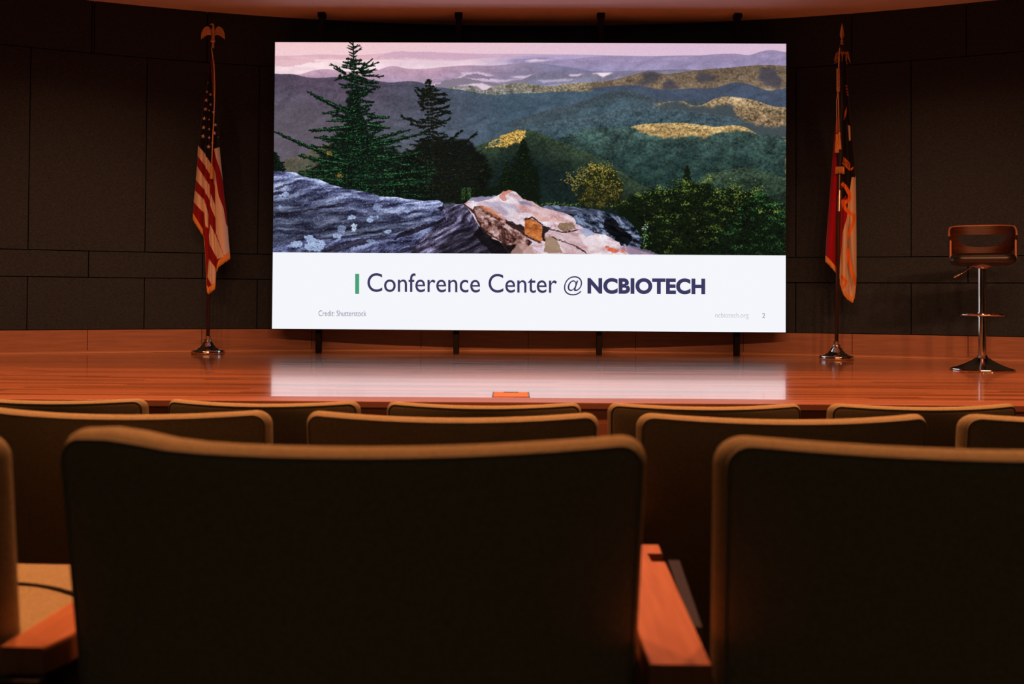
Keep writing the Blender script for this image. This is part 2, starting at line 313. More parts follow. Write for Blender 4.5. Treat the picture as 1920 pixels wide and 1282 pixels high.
    for k in range(70):
        for bx, by, rr in ((617, 288, 7), (637, 330, 7), (1165, 380, 1)):
            q = P(bx+rnd.gauss(0, rr*.5), by+rnd.gauss(0, 2.5)); C.dab(q[0], q[1], 4, rnd.uniform(-1, 1), 1.1, S(190, 150, 70), .5)
    for k in range(700):
        x = rnd.uniform(820, 1020); y = rnd.uniform(300, 385)
        q = P(x, y); C.dab(q[0], q[1], rnd.uniform(3, 10), rnd.uniform(-.8, .8), 1.2, rnd.choice([S(44, 62, 30), S(30, 44, 30), S(26, 34, 30), S(60, 76, 40)]), rnd.uniform(.2, .6))
    # ---- bushes
    def leaves(n, inside, cols, l0, l1, al=(.5, 1.), w=(1., 2.2)):
        k = 0
        while k < n:
            q = inside()
            if q is None: continue
            x, y = P(*q); C.dab(x, y, rnd.uniform(l0, l1), rnd.uniform(-1.2, 1.2)+(1.57 if rnd.random() < .25 else 0), rnd.uniform(*w), cols(*q), rnd.uniform(*al)); k += 1
    C.poly([(1160, 382), (1190, 366), (1235, 358), (1262, 352), (1290, 340), (1330, 345), (1345, 358), (1380, 358), (1420, 362), (1440, 372), (1474, 396), (1474, 480), (1160, 480)], S(18, 26, 14), .95, 3, 3.)
    C.poly([(1095, 345), (1105, 325), (1135, 312), (1155, 325), (1168, 350), (1170, 390), (1090, 385)], S(36, 38, 18), .85, 4, 3.)
    # small conifer behind bushes
    conifer(1290, 311, 1288, 372, [(311, 1289, 1291), (330, 1281, 1298), (350, 1276, 1305), (372, 1270, 1308)], ([S(18, 24, 14), S(24, 32, 18)], [S(36, 46, 22)]), 1.2, .1, 3, 3)
    class _G:
        def __init__(s): s.g = np.random.default_rng(6).random((64, 64))
        def random(s, n): return s.g
    bng = _G()
    def in_yb():
        a = rnd.uniform(0, 6.28); r = math.sqrt(rnd.random())
        x, y = 1122+math.cos(a)*r*46, 350+math.sin(a)*r*42
        if warp_noise(np.array([x/9.]), np.array([y/8.]), bng)[0] < -.16-.0*y and rnd.random() < .9: return None
        if x < 1080 and (y > 362 or y < 330) : return None
        return (x, y)
    leaves(1300, in_yb, lambda x, y: rnd.choice([S(136, 130, 60), S(84, 84, 34), S(160, 146, 76), S(52, 54, 26), S(40, 40, 20), S(104, 98, 44)])*(1.05 if y < 345 else .75), 4, 10)
    for k in range(60):
        q = in_yb()
        if q is None: continue
        f = float(np.interp(q[1], [310, 345, 390], [1.1, .95, .55]))
        cluster(q[0], q[1], 6, 4.5, 22, [S(158, 146, 70)*f, S(122, 116, 52)*f, S(184, 166, 92)*f], [S(34, 34, 16), S(50, 50, 24), S(22, 22, 12)], 4, 8)
    for cx, cy in ((1068, 330), (1072, 336), (1064, 340), (1078, 340), (1095, 318), (1100, 322), (1110, 311), (1140, 309)):
        leaves(14, lambda: (cx+rnd.gauss(0, 5), cy+rnd.gauss(0, 4)), lambda x, y: rnd.choice([S(196, 150, 80), S(160, 150, 70), S(120, 120, 50)]), 4, 8)
    top = [(1160, 380), (1200, 362), (1235, 352), (1262, 350), (1282, 335), (1300, 345), (1330, 336), (1345, 358), (1380, 348), (1400, 362), (1425, 355), (1440, 366), (1474, 388)]
    class _G:
        def __init__(s): s.g = np.random.default_rng(6).random((64, 64))
        def random(s, n): return s.g
    bng = _G()
    def in_b():
        x = rnd.uniform(1150, 1474); y = rnd.uniform(330, 478)
        ty = np.interp(x, [p[0] for p in top], [p[1] for p in top])
        if y < ty+rnd.uniform(-4, 8) : return None
        if warp_noise(np.array([x/10.]), np.array([y/8.]), bng)[0] < -.1 and rnd.random() < .75: return None
        if x < 1200+ (y-420)*.6 and y > 400: return None
        return (x, y)
    def bc(x, y):
        c = rnd.choice([S(84, 104, 44), S(56, 82, 34), S(40, 62, 28), S(24, 36, 18), S(22, 32, 16), S(14, 20, 10), S(112, 126, 58)]) if x < 1380-(y-400)*.8 else rnd.choice([S(60, 104, 54), S(44, 80, 44), S(30, 56, 36), S(18, 30, 18), S(16, 24, 14), S(84, 124, 70)])
        return c*np.interp(y, [340, 400, 478], [1.05, .8, .6])
    leaves(4200, in_b, lambda x, y: bc(x, y)*.62, 4, 11)
    for k in range(330):
        q = in_b()
        if q is None: continue
        x, y = q; f = float(np.interp(y, [340, 400, 478], [1.25, 1.05, .8]))*rnd.uniform(.65, 1.2)
        if x < 1385-(y-400)*.7: lt, dk = [S(118, 132, 62)*f, S(88, 108, 48)*f, S(64, 88, 38)*f], [S(20, 28, 14), S(30, 42, 20), S(14, 18, 10)]
        else: lt, dk = [S(84, 132, 70)*f, S(58, 104, 54)*f, S(46, 84, 50)*f], [S(14, 24, 14), S(22, 38, 22)]
        cluster(x, y, rnd.uniform(6, 11), rnd.uniform(4, 8), 26, lt, dk, 4, 9)
    for k in range(40):
        x = rnd.uniform(1200, 1470); y = rnd.uniform(385, 474); q = P(x, y)
        for j in range(10): C.dab(q[0]+rnd.gauss(0, 9), q[1]+rnd.gauss(0, 6), 9, rnd.uniform(-1.5, 1.5), 2.4, S(10, 13, 8), .6)
    for cx, cy in ((1236, 357), (1246, 360), (1285, 345), (1322, 340), (1330, 333), (1345, 362), (1358, 366), (1376, 350), (1412, 358), (1422, 356), (1385, 365), (1455, 395), (1425, 398)):
        leaves(26, lambda: (cx+rnd.gauss(0, 6), cy+rnd.gauss(0, 5)), lambda x, y: rnd.choice([S(150, 160, 80), S(110, 130, 60), S(80, 100, 46)]), 5, 9)
    leaves(60, lambda: (1212+rnd.gauss(0, 4), 445+rnd.gauss(0, 14)), lambda x, y: rnd.choice([S(130, 170, 110), S(80, 120, 70)]), 4, 9)
    leaves(16, lambda: (1210+rnd.gauss(0, 3), 427+rnd.gauss(0, 3)), lambda x, y: S(200, 215, 215), 3, 6)
    leaves(90, lambda: (1060+rnd.gauss(0, 35), 384+rnd.gauss(0, 2)), lambda x, y: rnd.choice([S(90, 130, 40), S(140, 150, 60), S(50, 80, 30)]), 4, 9)
    leaves(260, lambda: (875+rnd.choice([-7, -3, 4, 8])+rnd.gauss(0, 1.2)+0, rnd.uniform(352, 376)), lambda x, y: rnd.choice([S(120, 180, 90), S(80, 140, 60)]), 2, 5, (.1, .35))
    # ---- rocks
    def rockcol(ang, sx, sy, seed, dk, md, lt, con=1.):
        r2 = np.random.default_rng(seed)
        ca, sa = math.cos(ang), math.sin(ang)
        wv = F4*30
        p = X*ca+Y*sa+wv*.4; q = -X*sa+Y*ca+wv*.35+F3*6
        n = warp_noise(p/sx, q/sy, r2)+.6*warp_noise(p/sx*2.3+9, q/sy*2.1, r2)+.35*warp_noise(p/3.+3, q/1.6, r2)+FF*.35
        n = np.clip(.5+n*con*.75, 0, 1)
        c = np.where((n < .5)[..., None], dk*(1-2*n[..., None])+md*2*n[..., None], md*(2-2*n[..., None])+lt*(2*n[..., None]-1))
        return c
    def rock(pts, col, tint=None):
        m = C.polymask(np.array([tx(*p) for p in pts]), .3)
        C.a = C.a*(1-m[..., None])+np.clip(col, 0, 1)*m[..., None]
        return m
    rock([(828, 392), (850, 385), (872, 382), (890, 400), (900, 430), (930, 460), (980, 475), (980, 490), (600, 490), (700, 440), (830, 400)], rockcol(-.55, 26, 5, 3, S(30, 24, 34), S(78, 72, 96), S(164, 160, 192), 1.2))
    c1 = rockcol(-.12, 40, 6, 4, S(34, 34, 54), S(92, 98, 130), S(172, 182, 216), 1.15)
    shade = np.clip((Y-np.interp(X, [510, 600, 700, 830], [322, 337, 366, 378]))/60, 0, 1)[..., None]
    c1 = c1*(1.25-.55*shade)
    c2 = rockcol(-.3, 30, 5, 5, S(26, 24, 40), S(84, 88, 122), S(150, 160, 200), 1.2)
    rock([(505, 321), (540, 322), (556, 325), (566, 331), (600, 337), (622, 347), (650, 354), (690, 361), (715, 369), (745, 370), (765, 374), (800, 377), (822, 376), (833, 381), (832, 387), (822, 391), (834, 396), (836, 405), (826, 416), (800, 425), (770, 432), (745, 445), (700, 490), (505, 490)], c1)
    rock([(505, 462), (560, 452), (640, 448), (720, 444), (770, 430), (825, 415), (838, 410), (800, 440), (770, 474), (760, 490), (505, 490)], c2)
    for pts, w in (([(822, 391), (833, 386), (836, 393), (828, 397)], .8), ([(770, 430), (800, 421), (826, 414), (836, 406), (838, 412), (812, 425), (790, 434), (760, 444), (740, 450), (745, 442)], .8), ([(565, 394), (610, 387), (650, 380), (655, 382), (612, 390), (570, 396)], .6), ([(515, 406), (560, 396), (600, 392), (560, 400), (516, 409)], .6), ([(540, 345), (570, 338), (545, 347), (516, 356), (514, 352)], .6), ([(600, 470), (650, 452), (700, 447), (740, 440), (700, 456), (650, 466), (620, 478)], .6), ([(745, 474), (780, 455), (800, 440), (775, 474)], .5)):
        C.poly(pts, S(26, 20, 30), w)
    for x, y, a, b, c in ((536, 364, 6, 4.5, 0), (528, 367, 4, 2.5, 0), (591, 460, 19, 12, 0), (556, 458, 11, 7, 0), (580, 446, 8, 4, 0), (664, 427, 5.5, 8.5, 1), (633, 444, 8.5, 5.5, 0), (641, 430, 8, 7, -1), (659, 409, 8, 5, 0), (694, 413, 5.5, 4.5, 0), (698, 406, 3.5, 3, 0), (709, 389, 10, 6, -1), (728, 435, 8, 3.5, 0), (697, 453, 9, 4, -1), (618, 359, 3, 1.5, 0), (750, 400, 5, 3, -1), (765, 398, 4, 2, 0), (708, 408, 2, 4, 0), (524, 388, 4, 4, -1)):
        n = 26
        pts = [(x+math.cos(i/n*6.283)*a*(1+rnd.uniform(-.16, .16)), y+math.sin(i/n*6.283)*b*(1+rnd.uniform(-.16, .16))) for i in range(n)]
        m = C.polymask(np.array([tx(*p) for p in pts]))*(.9 if c >= 0 else .6)
        col = (S(160, 178, 214) if c < 1 else S(196, 214, 238))*(1+(FF*.35+F1*.2)[..., None])
        C.a = C.a*(1-m[..., None])+np.clip(col, 0, 1)*m[..., None]
    for k in range(1500):
        x = rnd.uniform(512, 835); y = rnd.uniform(332, 472)
        if y < np.interp(x, [510, 600, 700, 830], [332, 345, 372, 384]): continue
        q = P(x, y); C.dab(q[0], q[1], rnd.uniform(2, 8), -.25+rnd.uniform(-.4, .4), rnd.uniform(.6, 1.5), rnd.choice([S(176, 188, 220), S(30, 28, 44), S(120, 110, 140), S(26, 22, 34)]), rnd.uniform(.25, .7))
    # dark blue boulder behind the quartz
    cb = rockcol(.35, 12, 5, 8, S(14, 14, 20), S(52, 60, 78), S(140, 152, 180), 1.35)
    rock([(1012, 389), (1030, 385), (1052, 386), (1075, 388), (1092, 393), (1118, 393), (1138, 398), (1150, 402), (1172, 407), (1180, 415), (1190, 424), (1200, 438), (1206, 452), (1200, 470), (1150, 462), (1080, 425), (1040, 405)], cb)
    C.poly([(1020, 388), (1050, 386), (1118, 393), (1140, 399), (1120, 404), (1080, 402), (1060, 404), (1036, 396)], S(112, 118, 148), .45)
    C.poly([(1136, 414), (1150, 408), (1160, 420), (1175, 436), (1188, 444), (1180, 462), (1160, 452), (1140, 435), (1134, 425)], S(8, 8, 10), .85)
    C.poly([(1078, 405), (1100, 412), (1098, 422), (1080, 418)], S(150, 165, 200), .5)
    # quartz block
    cq = rockcol(.3, 22, 7, 9, S(176, 130, 132), S(212, 190, 202), S(244, 234, 242), 1.0)
    cs = rockcol(.5, 10, 6, 10, S(46, 26, 26), S(124, 86, 78), S(206, 176, 176), 1.25)
    rock([(871, 383), (886, 372), (905, 370), (933, 368), (945, 360), (957, 357), (968, 360), (982, 373), (1000, 378), (1013, 388), (1035, 394), (1060, 400), (1078, 408), (1082, 420), (1100, 430), (1118, 438), (1135, 440), (1162, 455), (1166, 462), (1178, 462), (1200, 470), (1245, 482), (960, 482), (938, 452), (915, 445), (900, 425), (885, 400)], cq)
    rock([(871, 385), (888, 396), (890, 388), (905, 386), (918, 394), (948, 413), (960, 420), (985, 425), (988, 445), (1000, 455), (985, 470), (960, 476), (940, 452), (922, 448), (904, 430), (890, 402)], cs)
    C.poly([(880, 378), (888, 371), (905, 369), (932, 367), (925, 373), (905, 377)], S(120, 118, 150), .8)
    C.poly([(935, 368), (945, 360), (957, 357), (965, 359), (950, 366), (948, 378), (938, 374)], S(196, 112, 92), .7)
    C.poly([(909, 379), (940, 378), (965, 384), (975, 395), (948, 405), (925, 394)], S(170, 162, 186), .7)
    C.poly([(903, 386), (920, 390), (946, 408), (944, 413), (920, 400), (902, 391)], S(214, 130, 90), .6)
    C.poly([(972, 376), (990, 378), (1010, 388), (1000, 388), (980, 382)], S(110, 120, 160), .7)
    C.poly([(946, 412), (965, 418), (988, 428), (986, 440), (955, 424)], S(40, 26, 26), .85)
    C.poly([(900, 424), (925, 447), (945, 456), (975, 462), (985, 482), (930, 482), (890, 440)], S(20, 14, 16), .85)
    C.poly([(840, 440), (880, 425), (905, 440), (930, 460), (980, 474), (830, 480), (820, 462)], S(22, 18, 24), .55, 6)
    C.poly([(1028, 432), (1050, 437), (1086, 436), (1120, 446), (1150, 470), (1100, 478), (1062, 476), (1045, 450)], S(188, 150, 152), .5, 3)
    C.poly([(1085, 440), (1105, 436), (1130, 446), (1140, 462), (1110, 470), (1095, 456)], S(246, 240, 248), .6, 3)
    C.poly([(960, 386), (1000, 384), (1060, 402), (1040, 410), (1000, 404)], S(196, 140, 134), .4, 3)
    C.poly([(1000, 402), (1040, 410), (1076, 414), (1050, 418), (1010, 414)], S(214, 150, 130), .5, 2)
    C.poly([(940, 384), (965, 392), (985, 405), (960, 408)], S(240, 232, 240), .5, 3)
    co = rockcol(.2, 9, 6, 12, S(120, 66, 34), S(176, 100, 50), S(218, 140, 84), .9)
    rock([(986, 413), (995, 410), (1003, 412), (1018, 424), (1021, 450), (1014, 455), (1000, 448), (985, 440)], co)
    C.poly([(1018, 424), (1035, 426), (1026, 434), (1024, 455), (1020, 452)], S(26, 18, 18), .9)
    C.poly([(1050, 420), (1078, 416), (1080, 430), (1060, 436), (1048, 430)], S(122, 96, 70), .85)
    C.poly([(1024, 446), (1040, 444), (1050, 458), (1056, 474), (1022, 474)], S(146, 120, 96), .85)
    C.poly([(962, 470), (972, 458), (985, 456), (1000, 464), (1005, 480), (960, 480)], S(176, 140, 132), .8)
    C.poly([(1086, 432), (1098, 428), (1110, 432), (1118, 440), (1100, 444)], S(150, 160, 196), .8)
    C.poly([(1134, 460), (1150, 466), (1163, 472), (1150, 474), (1140, 470)], S(208, 96, 62), .9)
    C.poly([(1163, 474), (1170, 467), (1176, 474)], S(216, 110, 80), .9)
    C.poly([(1164, 466), (1180, 459), (1200, 466), (1240, 478), (1180, 478)], S(134, 118, 146), .75)
    for pl in ([(872, 384), (890, 397), (906, 430), (940, 452)], [(985, 412), (1000, 408), (1020, 424)], [(1030, 430), (1060, 436), (1085, 432)], [(1040, 446), (1080, 462), (1100, 474)], [(985, 440), (1000, 449), (1016, 456)]):
        for (ax, ay), (bx, by) in zip(pl, pl[1:]):
            for k in range(26):
                f = k/26; q = P(ax+(bx-ax)*f+rnd.gauss(0, .9), ay+(by-ay)*f+rnd.gauss(0, .7)); C.dab(q[0], q[1], 12, math.atan2(by-ay, bx-ax), rnd.uniform(.8, 2.2), S(50, 28, 28), .6)
    for k in range(700):
        x = rnd.uniform(880, 1180); yl = np.interp(x, [880, 950, 1012, 1080, 1180], [380, 362, 388, 412, 462]); y = rnd.uniform(yl+3, min(474, yl+70))
        if x < 980 and y > 400+(x-880)*.1: continue
        q = P(x, y); C.dab(q[0], q[1], rnd.uniform(2, 9), .3+rnd.uniform(-.4, .4), rnd.uniform(.6, 1.4), rnd.choice([S(250, 240, 246), S(214, 150, 136), S(160, 130, 150), S(228, 180, 170)]), rnd.uniform(.2, .6))
    C.a = C.a*(1+FF[..., None]*.06); gam = np.clip(C.a, 0, 1); C.a = gam*gam*(3-2*gam)*.22+gam*.78
    C.a = C.a*.985+.004
    return np.clip(C.a, 0, 1)
def stripe_bar(Cv, pts, col, th=2., al=1.):
    for (ax, ay), (bx, by) in zip(pts, pts[1:]):
        L = math.hypot(bx-ax, by-ay); n = max(2, int(L))
        for k in range(n+1):
            Cv.dab(ax+(bx-ax)*k/n, ay+(by-ay)*k/n, 4, 0, th, col, al)
def make_image(name, arr):
    # arr: rows from the top, sRGB 0..1
    h, w, _ = arr.shape
    im = bpy.data.images.new(name, w, h, alpha=False)
    px = np.ones((h, w, 4), np.float32); px[..., :3] = arr[::-1]
    im.pixels.foreach_set(px.ravel()); im.update(); im.pack()
    return im
# ---------------------------------------------------------------- helpers
def setp(o, label=None, cat=None, group=None, kind=None):
    if label: o['label'] = label
    if cat: o['category'] = cat
    if group: o['group'] = group
    if kind: o['kind'] = kind
    return o
def empty(name, loc, label, cat, group=None, rz=0):
    o = bpy.data.objects.new(name, None); col.objects.link(o); o.location = loc; o.rotation_euler = (0, 0, rz)
    o.empty_display_size = .1
    return setp(o, label, cat, group)
def root_of(o):
    while o.parent: o = o.parent
    return o
def mesh(name, V, Fc, mat, parent=None, smooth=True, local=False, uv=None, weld=0, mats=None, autos=None):
    """one mesh object; V in world coordinates unless local (then in the thing's own frame)"""
    if parent is not None and not local:
        r = root_of(parent).location; V = [(v[0]-r[0], v[1]-r[1], v[2]-r[2]) for v in V]
    me = bpy.data.meshes.new(name); me.from_pydata([tuple(v) for v in V], [], Fc)
    if uv is not None:
        l = me.uv_layers.new(name='UVMap')
        for p in me.polygons:
            for li in p.loop_indices:
                l.data[li].uv = uv[me.loops[li].vertex_index]
    bm = bmesh.new(); bm.from_mesh(me)
    if weld: bmesh.ops.remove_doubles(bm, verts=bm.verts, dist=weld)
    if uv is None: bmesh.ops.recalc_face_normals(bm, faces=bm.faces)
    bm.to_mesh(me); bm.free()
    me.materials.append(mat)
    if smooth:
        me.polygons.foreach_set('use_smooth', [True]*len(me.polygons))
        if autos: 
            try: me.set_sharp_from_angle(angle=R_(autos))
            except Exception: pass
    me.update()
    o = bpy.data.objects.new(name, me); col.objects.link(o)
    if parent is not None: o.parent = parent
    return o
class Geo:
    def __init__(s): s.V = []; s.F = []
    def add(s, V, Fc):
        n = len(s.V); s.V += [tuple(v) for v in V]; s.F += [tuple(i+n for i in f) for f in Fc]; return s
    def box(s, x0, x1, y0, y1, z0, z1, b=0):
        if b:
            # box with chamfered edges
            bm = bmesh.new(); bmesh.ops.create_cube(bm, size=1)
            for v in bm.verts: v.co = Vector((x0 if v.co.x < 0 else x1, y0 if v.co.y < 0 else y1, z0 if v.co.z < 0 else z1))
            bmesh.ops.bevel(bm, geom=bm.edges[:], offset=b, segments=2, profile=.5, affect='EDGES')
            bm.verts.ensure_lookup_table(); V = [v.co[:] for v in bm.verts]; Fc = [[v.index for v in f.verts] for f in bm.faces]
            bm.free(); return s.add(V, Fc)
        V = [(x, y, z) for z in (z0, z1) for y in (y0, y1) for x in (x0, x1)]
        return s.add(V, [(0, 2, 3, 1), (4, 5, 7, 6), (0, 1, 5, 4), (2, 6, 7, 3), (0, 4, 6, 2), (1, 3, 7, 5)])
    def lathe(s, prof, n=40, c=(0, 0, 0), sx=1, sy=1):
        V = []; Fc = []
        for r, z in prof:
            for i in range(n):
                a = 2*math.pi*i/n; V.append((c[0]+r*math.cos(a)*sx, c[1]+r*math.sin(a)*sy, c[2]+z))
        for k in range(len(prof)-1):
            for i in range(n):
                j = (i+1) % n; Fc.append((k*n+i, k*n+j, (k+1)*n+j, (k+1)*n+i))
        Fc.append(tuple(range(n))[::-1]); Fc.append(tuple((len(prof)-1)*n+i for i in range(n)))
        return s.add(V, Fc)
    def tube(s, pts, rad, n=10, closed=False):
        pts = [Vector(p) for p in pts]; m = len(pts); V = []; Fc = []
        rad = rad if isinstance(rad, (list, tuple)) else [rad]*m
        up = None
        for i, p in enumerate(pts):
            a = pts[(i-1) % m] if (closed or i > 0) else p; b = pts[(i+1) % m] if (closed or i < m-1) else p
            t = (b-a).normalized()
            if up is None: up = Vector((0, 0, 1)) if abs(t.z) < .9 else Vector((1, 0, 0))
            x = t.cross(up).normalized(); y = x.cross(t).normalized(); up = y
            for k in range(n):
                an = 2*math.pi*k/n; V.append(p+(x*math.cos(an)+y*math.sin(an))*rad[i])
        for i in range(m if closed else m-1):
            for k in range(n):
                l = (k+1) % n; j = (i+1) % m; Fc.append((i*n+k, i*n+l, j*n+l, j*n+k))
        if not closed: Fc += [tuple(range(n))[::-1], tuple((m-1)*n+k for k in range(n))]
        return s.add(V, Fc)
    def out(s, name, mat, parent=None, **k): return mesh(name, s.V, s.F, mat, parent, **k)
def ring_outline(a, b, R, n=10):
    """rounded rectangle outline, half sizes a, b"""
    R = max(min(R, a*.999, b*.999), .0005); P = []
    for cx, cz, a0 in ((a-R, b-R, 0), (-(a-R), b-R, 90), (-(a-R), -(b-R), 180), (a-R, -(b-R), 270)):
        for i in range(n+1):
            t = R_(a0+90*i/n); P.append((cx+R*math.cos(t), cz+R*math.sin(t)))
    # add points along the straight sides
    Q = []
    for i, p in enumerate(P):
        q = P[(i+1) % len(P)]; Q.append(p); d = math.hypot(q[0]-p[0], q[1]-p[1])
        if (i+1) % (n+1) == 0:
            for k in range(1, 16): Q.append((p[0]+(q[0]-p[0])*k/16, p[1]+(q[1]-p[1])*k/16))
    return Q
def pillow(a, b, R, r, T, bulge=0., f=None, seg=6):
    """upholstered slab in the x-z plane: outline a x b, thickness T (along y), edge radius r; f deforms each point"""
    V = []; rings = []; n = None
    def put(P, y):
        nonlocal n
        n = len(P); rings.append(len(V)); V.extend((p[0], y, p[1]) for p in P)
    es = [r*(1-math.cos(math.pi/2*k/seg)) for k in range(seg+1)]
    scl = [.88, .74, .58, .42, .27, .13]
    for sgn in (-1, 1):
        if sgn == -1:
            for sc in scl[::-1]:
                P = ring_outline(a-r, b-r, R-r); put([(p[0]*sc, p[1]*sc) for p in P], -T/2-bulge*(1-sc**2))
            for k in range(seg, -1, -1): put(ring_outline(a-es[k], b-es[k], R-es[k]), -T/2*math.sqrt(max(0, 1-(1-es[k]/r)**2)))
        else:
            for k in range(1, seg+1): put(ring_outline(a-es[k], b-es[k], R-es[k]), T/2*math.sqrt(max(0, 1-(1-es[k]/r)**2)))
            for sc in scl:
                P = ring_outline(a-r, b-r, R-r); put([(p[0]*sc, p[1]*sc) for p in P], T/2+bulge*(1-sc**2))
    Fc = []
    for k in range(len(rings)-1):
        for i in range(n):
            j = (i+1) % n; Fc.append((rings[k]+i, rings[k]+j, rings[k+1]+j, rings[k+1]+i))
    Fc.append(tuple(rings[0]+i for i in range(n))); Fc.append(tuple(rings[-1]+i for i in range(n)))
    if f: V = [f(*v) for v in V]
    return V, Fc
# ---------------------------------------------------------------- materials
def mat(name, base=(.5, .5, .5), rough=.5, metal=0., spec=.5, coat=0., coatr=.1, sheen=0.):
    m = bpy.data.materials.new(name); m.use_nodes = True; b = m.node_tree.nodes['Principled BSDF']
    b.inputs['Base Color'].default_value = (*base, 1); b.inputs['Roughness'].default_value = rough
    b.inputs['Metallic'].default_value = metal; b.inputs['Specular IOR Level'].default_value = spec
    b.inputs['Coat Weight'].default_value = coat; b.inputs['Coat Roughness'].default_value = coatr
    b.inputs['Sheen Weight'].default_value = sheen
    return m
def N(m, t, **k):
    n = m.node_tree.nodes.new(t)
    for a, v in k.items(): setattr(n, a, v)
    return n
def L(m, a, b): m.node_tree.links.new(a, b)
def noise_col(m, c1, c2, scale=(1, 1, 1), ns=5., detail=4., lo=.35, hi=.65, coord='Object', bump=0., bd=.002, rot=(0, 0, 0)):
    b = m.node_tree.nodes['Principled BSDF']
    tc = N(m, 'ShaderNodeTexCoord'); mp = N(m, 'ShaderNodeMapping'); mp.inputs['Scale'].default_value = scale; mp.inputs['Rotation'].default_value = rot
    nz = N(m, 'ShaderNodeTexNoise'); nz.inputs['Scale'].default_value = ns; nz.inputs['Detail'].default_value = detail
    cr = N(m, 'ShaderNodeValToRGB'); cr.color_ramp.elements[0].position = lo; cr.color_ramp.elements[1].position = hi
    cr.color_ramp.elements[0].color = (*c1, 1); cr.color_ramp.elements[1].color = (*c2, 1)
    L(m, tc.outputs[coord], mp.inputs[0]); L(m, mp.outputs[0], nz.inputs['Vector']); L(m, nz.outputs['Fac'], cr.inputs[0]); L(m, cr.outputs[0], b.inputs['Base Color'])
    if bump:
        bp = N(m, 'ShaderNodeBump'); bp.inputs['Strength'].default_value = bump; bp.inputs['Distance'].default_value = bd
        L(m, nz.outputs['Fac'], bp.inputs['Height']); L(m, bp.outputs[0], b.inputs['Normal'])
    return nz, cr, mp
M = {}
M['fabric_wall'] = mat('acoustic_fabric', rough=.95, spec=.1); noise_col(M['fabric_wall'], (.020, .029, .038), (.035, .048, .062), (1, 1, 3), 60, 5, bump=.3)
M['backing'] = mat('dark_backing', (.004, .004, .004), .9, spec=.05)
M['wood_base'] = mat('cherry_panel', rough=.42, spec=.4); noise_col(M['wood_base'], (.235, .098, .05), (.31, .135, .07), (.8, .8, 12), 5, 5, coord='Object')
M['wood_trim'] = mat('wood_moulding', (.42, .22, .12), .35)
M['carpet'] = mat('dark_carpet', rough=1, spec=0); noise_col(M['carpet'], (.012, .012, .014), (.03, .028, .03), (1, 1, 1), 120, 4)
M['wall_paint'] = mat('dark_wall_paint', (.16, .15, .12), .9)
M['ceil'] = mat('ceiling_plaster', (.82, .76, .72), .85, spec=.2)
M['ceil2'] = mat('ceiling_plaster_inner', (.86, .80, .79), .8, spec=.2)
M['hall_ceil'] = mat('hall_ceiling', (.3, .28, .24), .9)
M['seat'] = mat('seat_upholstery', rough=.95, spec=.08); noise_col(M['seat'], (.30, .255, .14), (.39, .335, .19), (1, 1, 1), 260, 4, bump=.25, bd=.0008)
M['piping'] = mat('seat_piping', (.24, .21, .13), .8)
M['shellb'] = mat('seat_shell', (.03, .028, .02), .8, spec=.15)
M['dark_metal'] = mat('black_steel', (.004, .004, .0045), .6, spec=.15)
M['arm'] = mat('armrest_wood', rough=.4, spec=.4, coat=.1, coatr=.25); noise_col(M['arm'], (.44, .17, .075), (.56, .23, .10), (14, 1, 1), 6, 4)
M['tablet'] = mat('tablet_laminate', (.022, .02, .027), .45)
M['chrome'] = mat('chrome', (.8, .78, .75), .08, 1.)
M['nickel'] = mat('brushed_nickel', (.55, .5, .45), .3, 1.)
M['pole'] = mat('dark_wood_pole', (.035, .015, .01), .3)
M['gold'] = mat('antique_gold', (.62, .36, .16), .35, .85)
M['fringe'] = mat('gold_fringe', rough=.75, spec=.2); noise_col(M['fringe'], (.42, .17, .045), (.85, .42, .12), (60, 60, 2), 9, 2)
M['cord'] = mat('gold_cord', (.75, .4, .16), .6)
M['leather'] = mat('black_leather', (.008, .008, .009), .35, spec=.45)
M['walnut'] = mat('bent_walnut', rough=.5, spec=.25); noise_col(M['walnut'], (.04, .013, .006), (.075, .024, .011), (1, 1, 14), 7, 4)
M['ply_edge'] = mat('plywood_edge', (.42, .19, .09), .5)
M['screen_black'] = mat('screen_cabinet_black', (.006, .006, .006), .6, spec=.2)
M['slot'] = mat('slot_black', (.002, .002, .002), .9, spec=.05)
M['box_lid'] = mat('floor_box_lid', (.62, .26, .14), .75, spec=.15)
M['box_frame'] = mat('floor_box_frame', (.3, .3, .3), .4, .9)
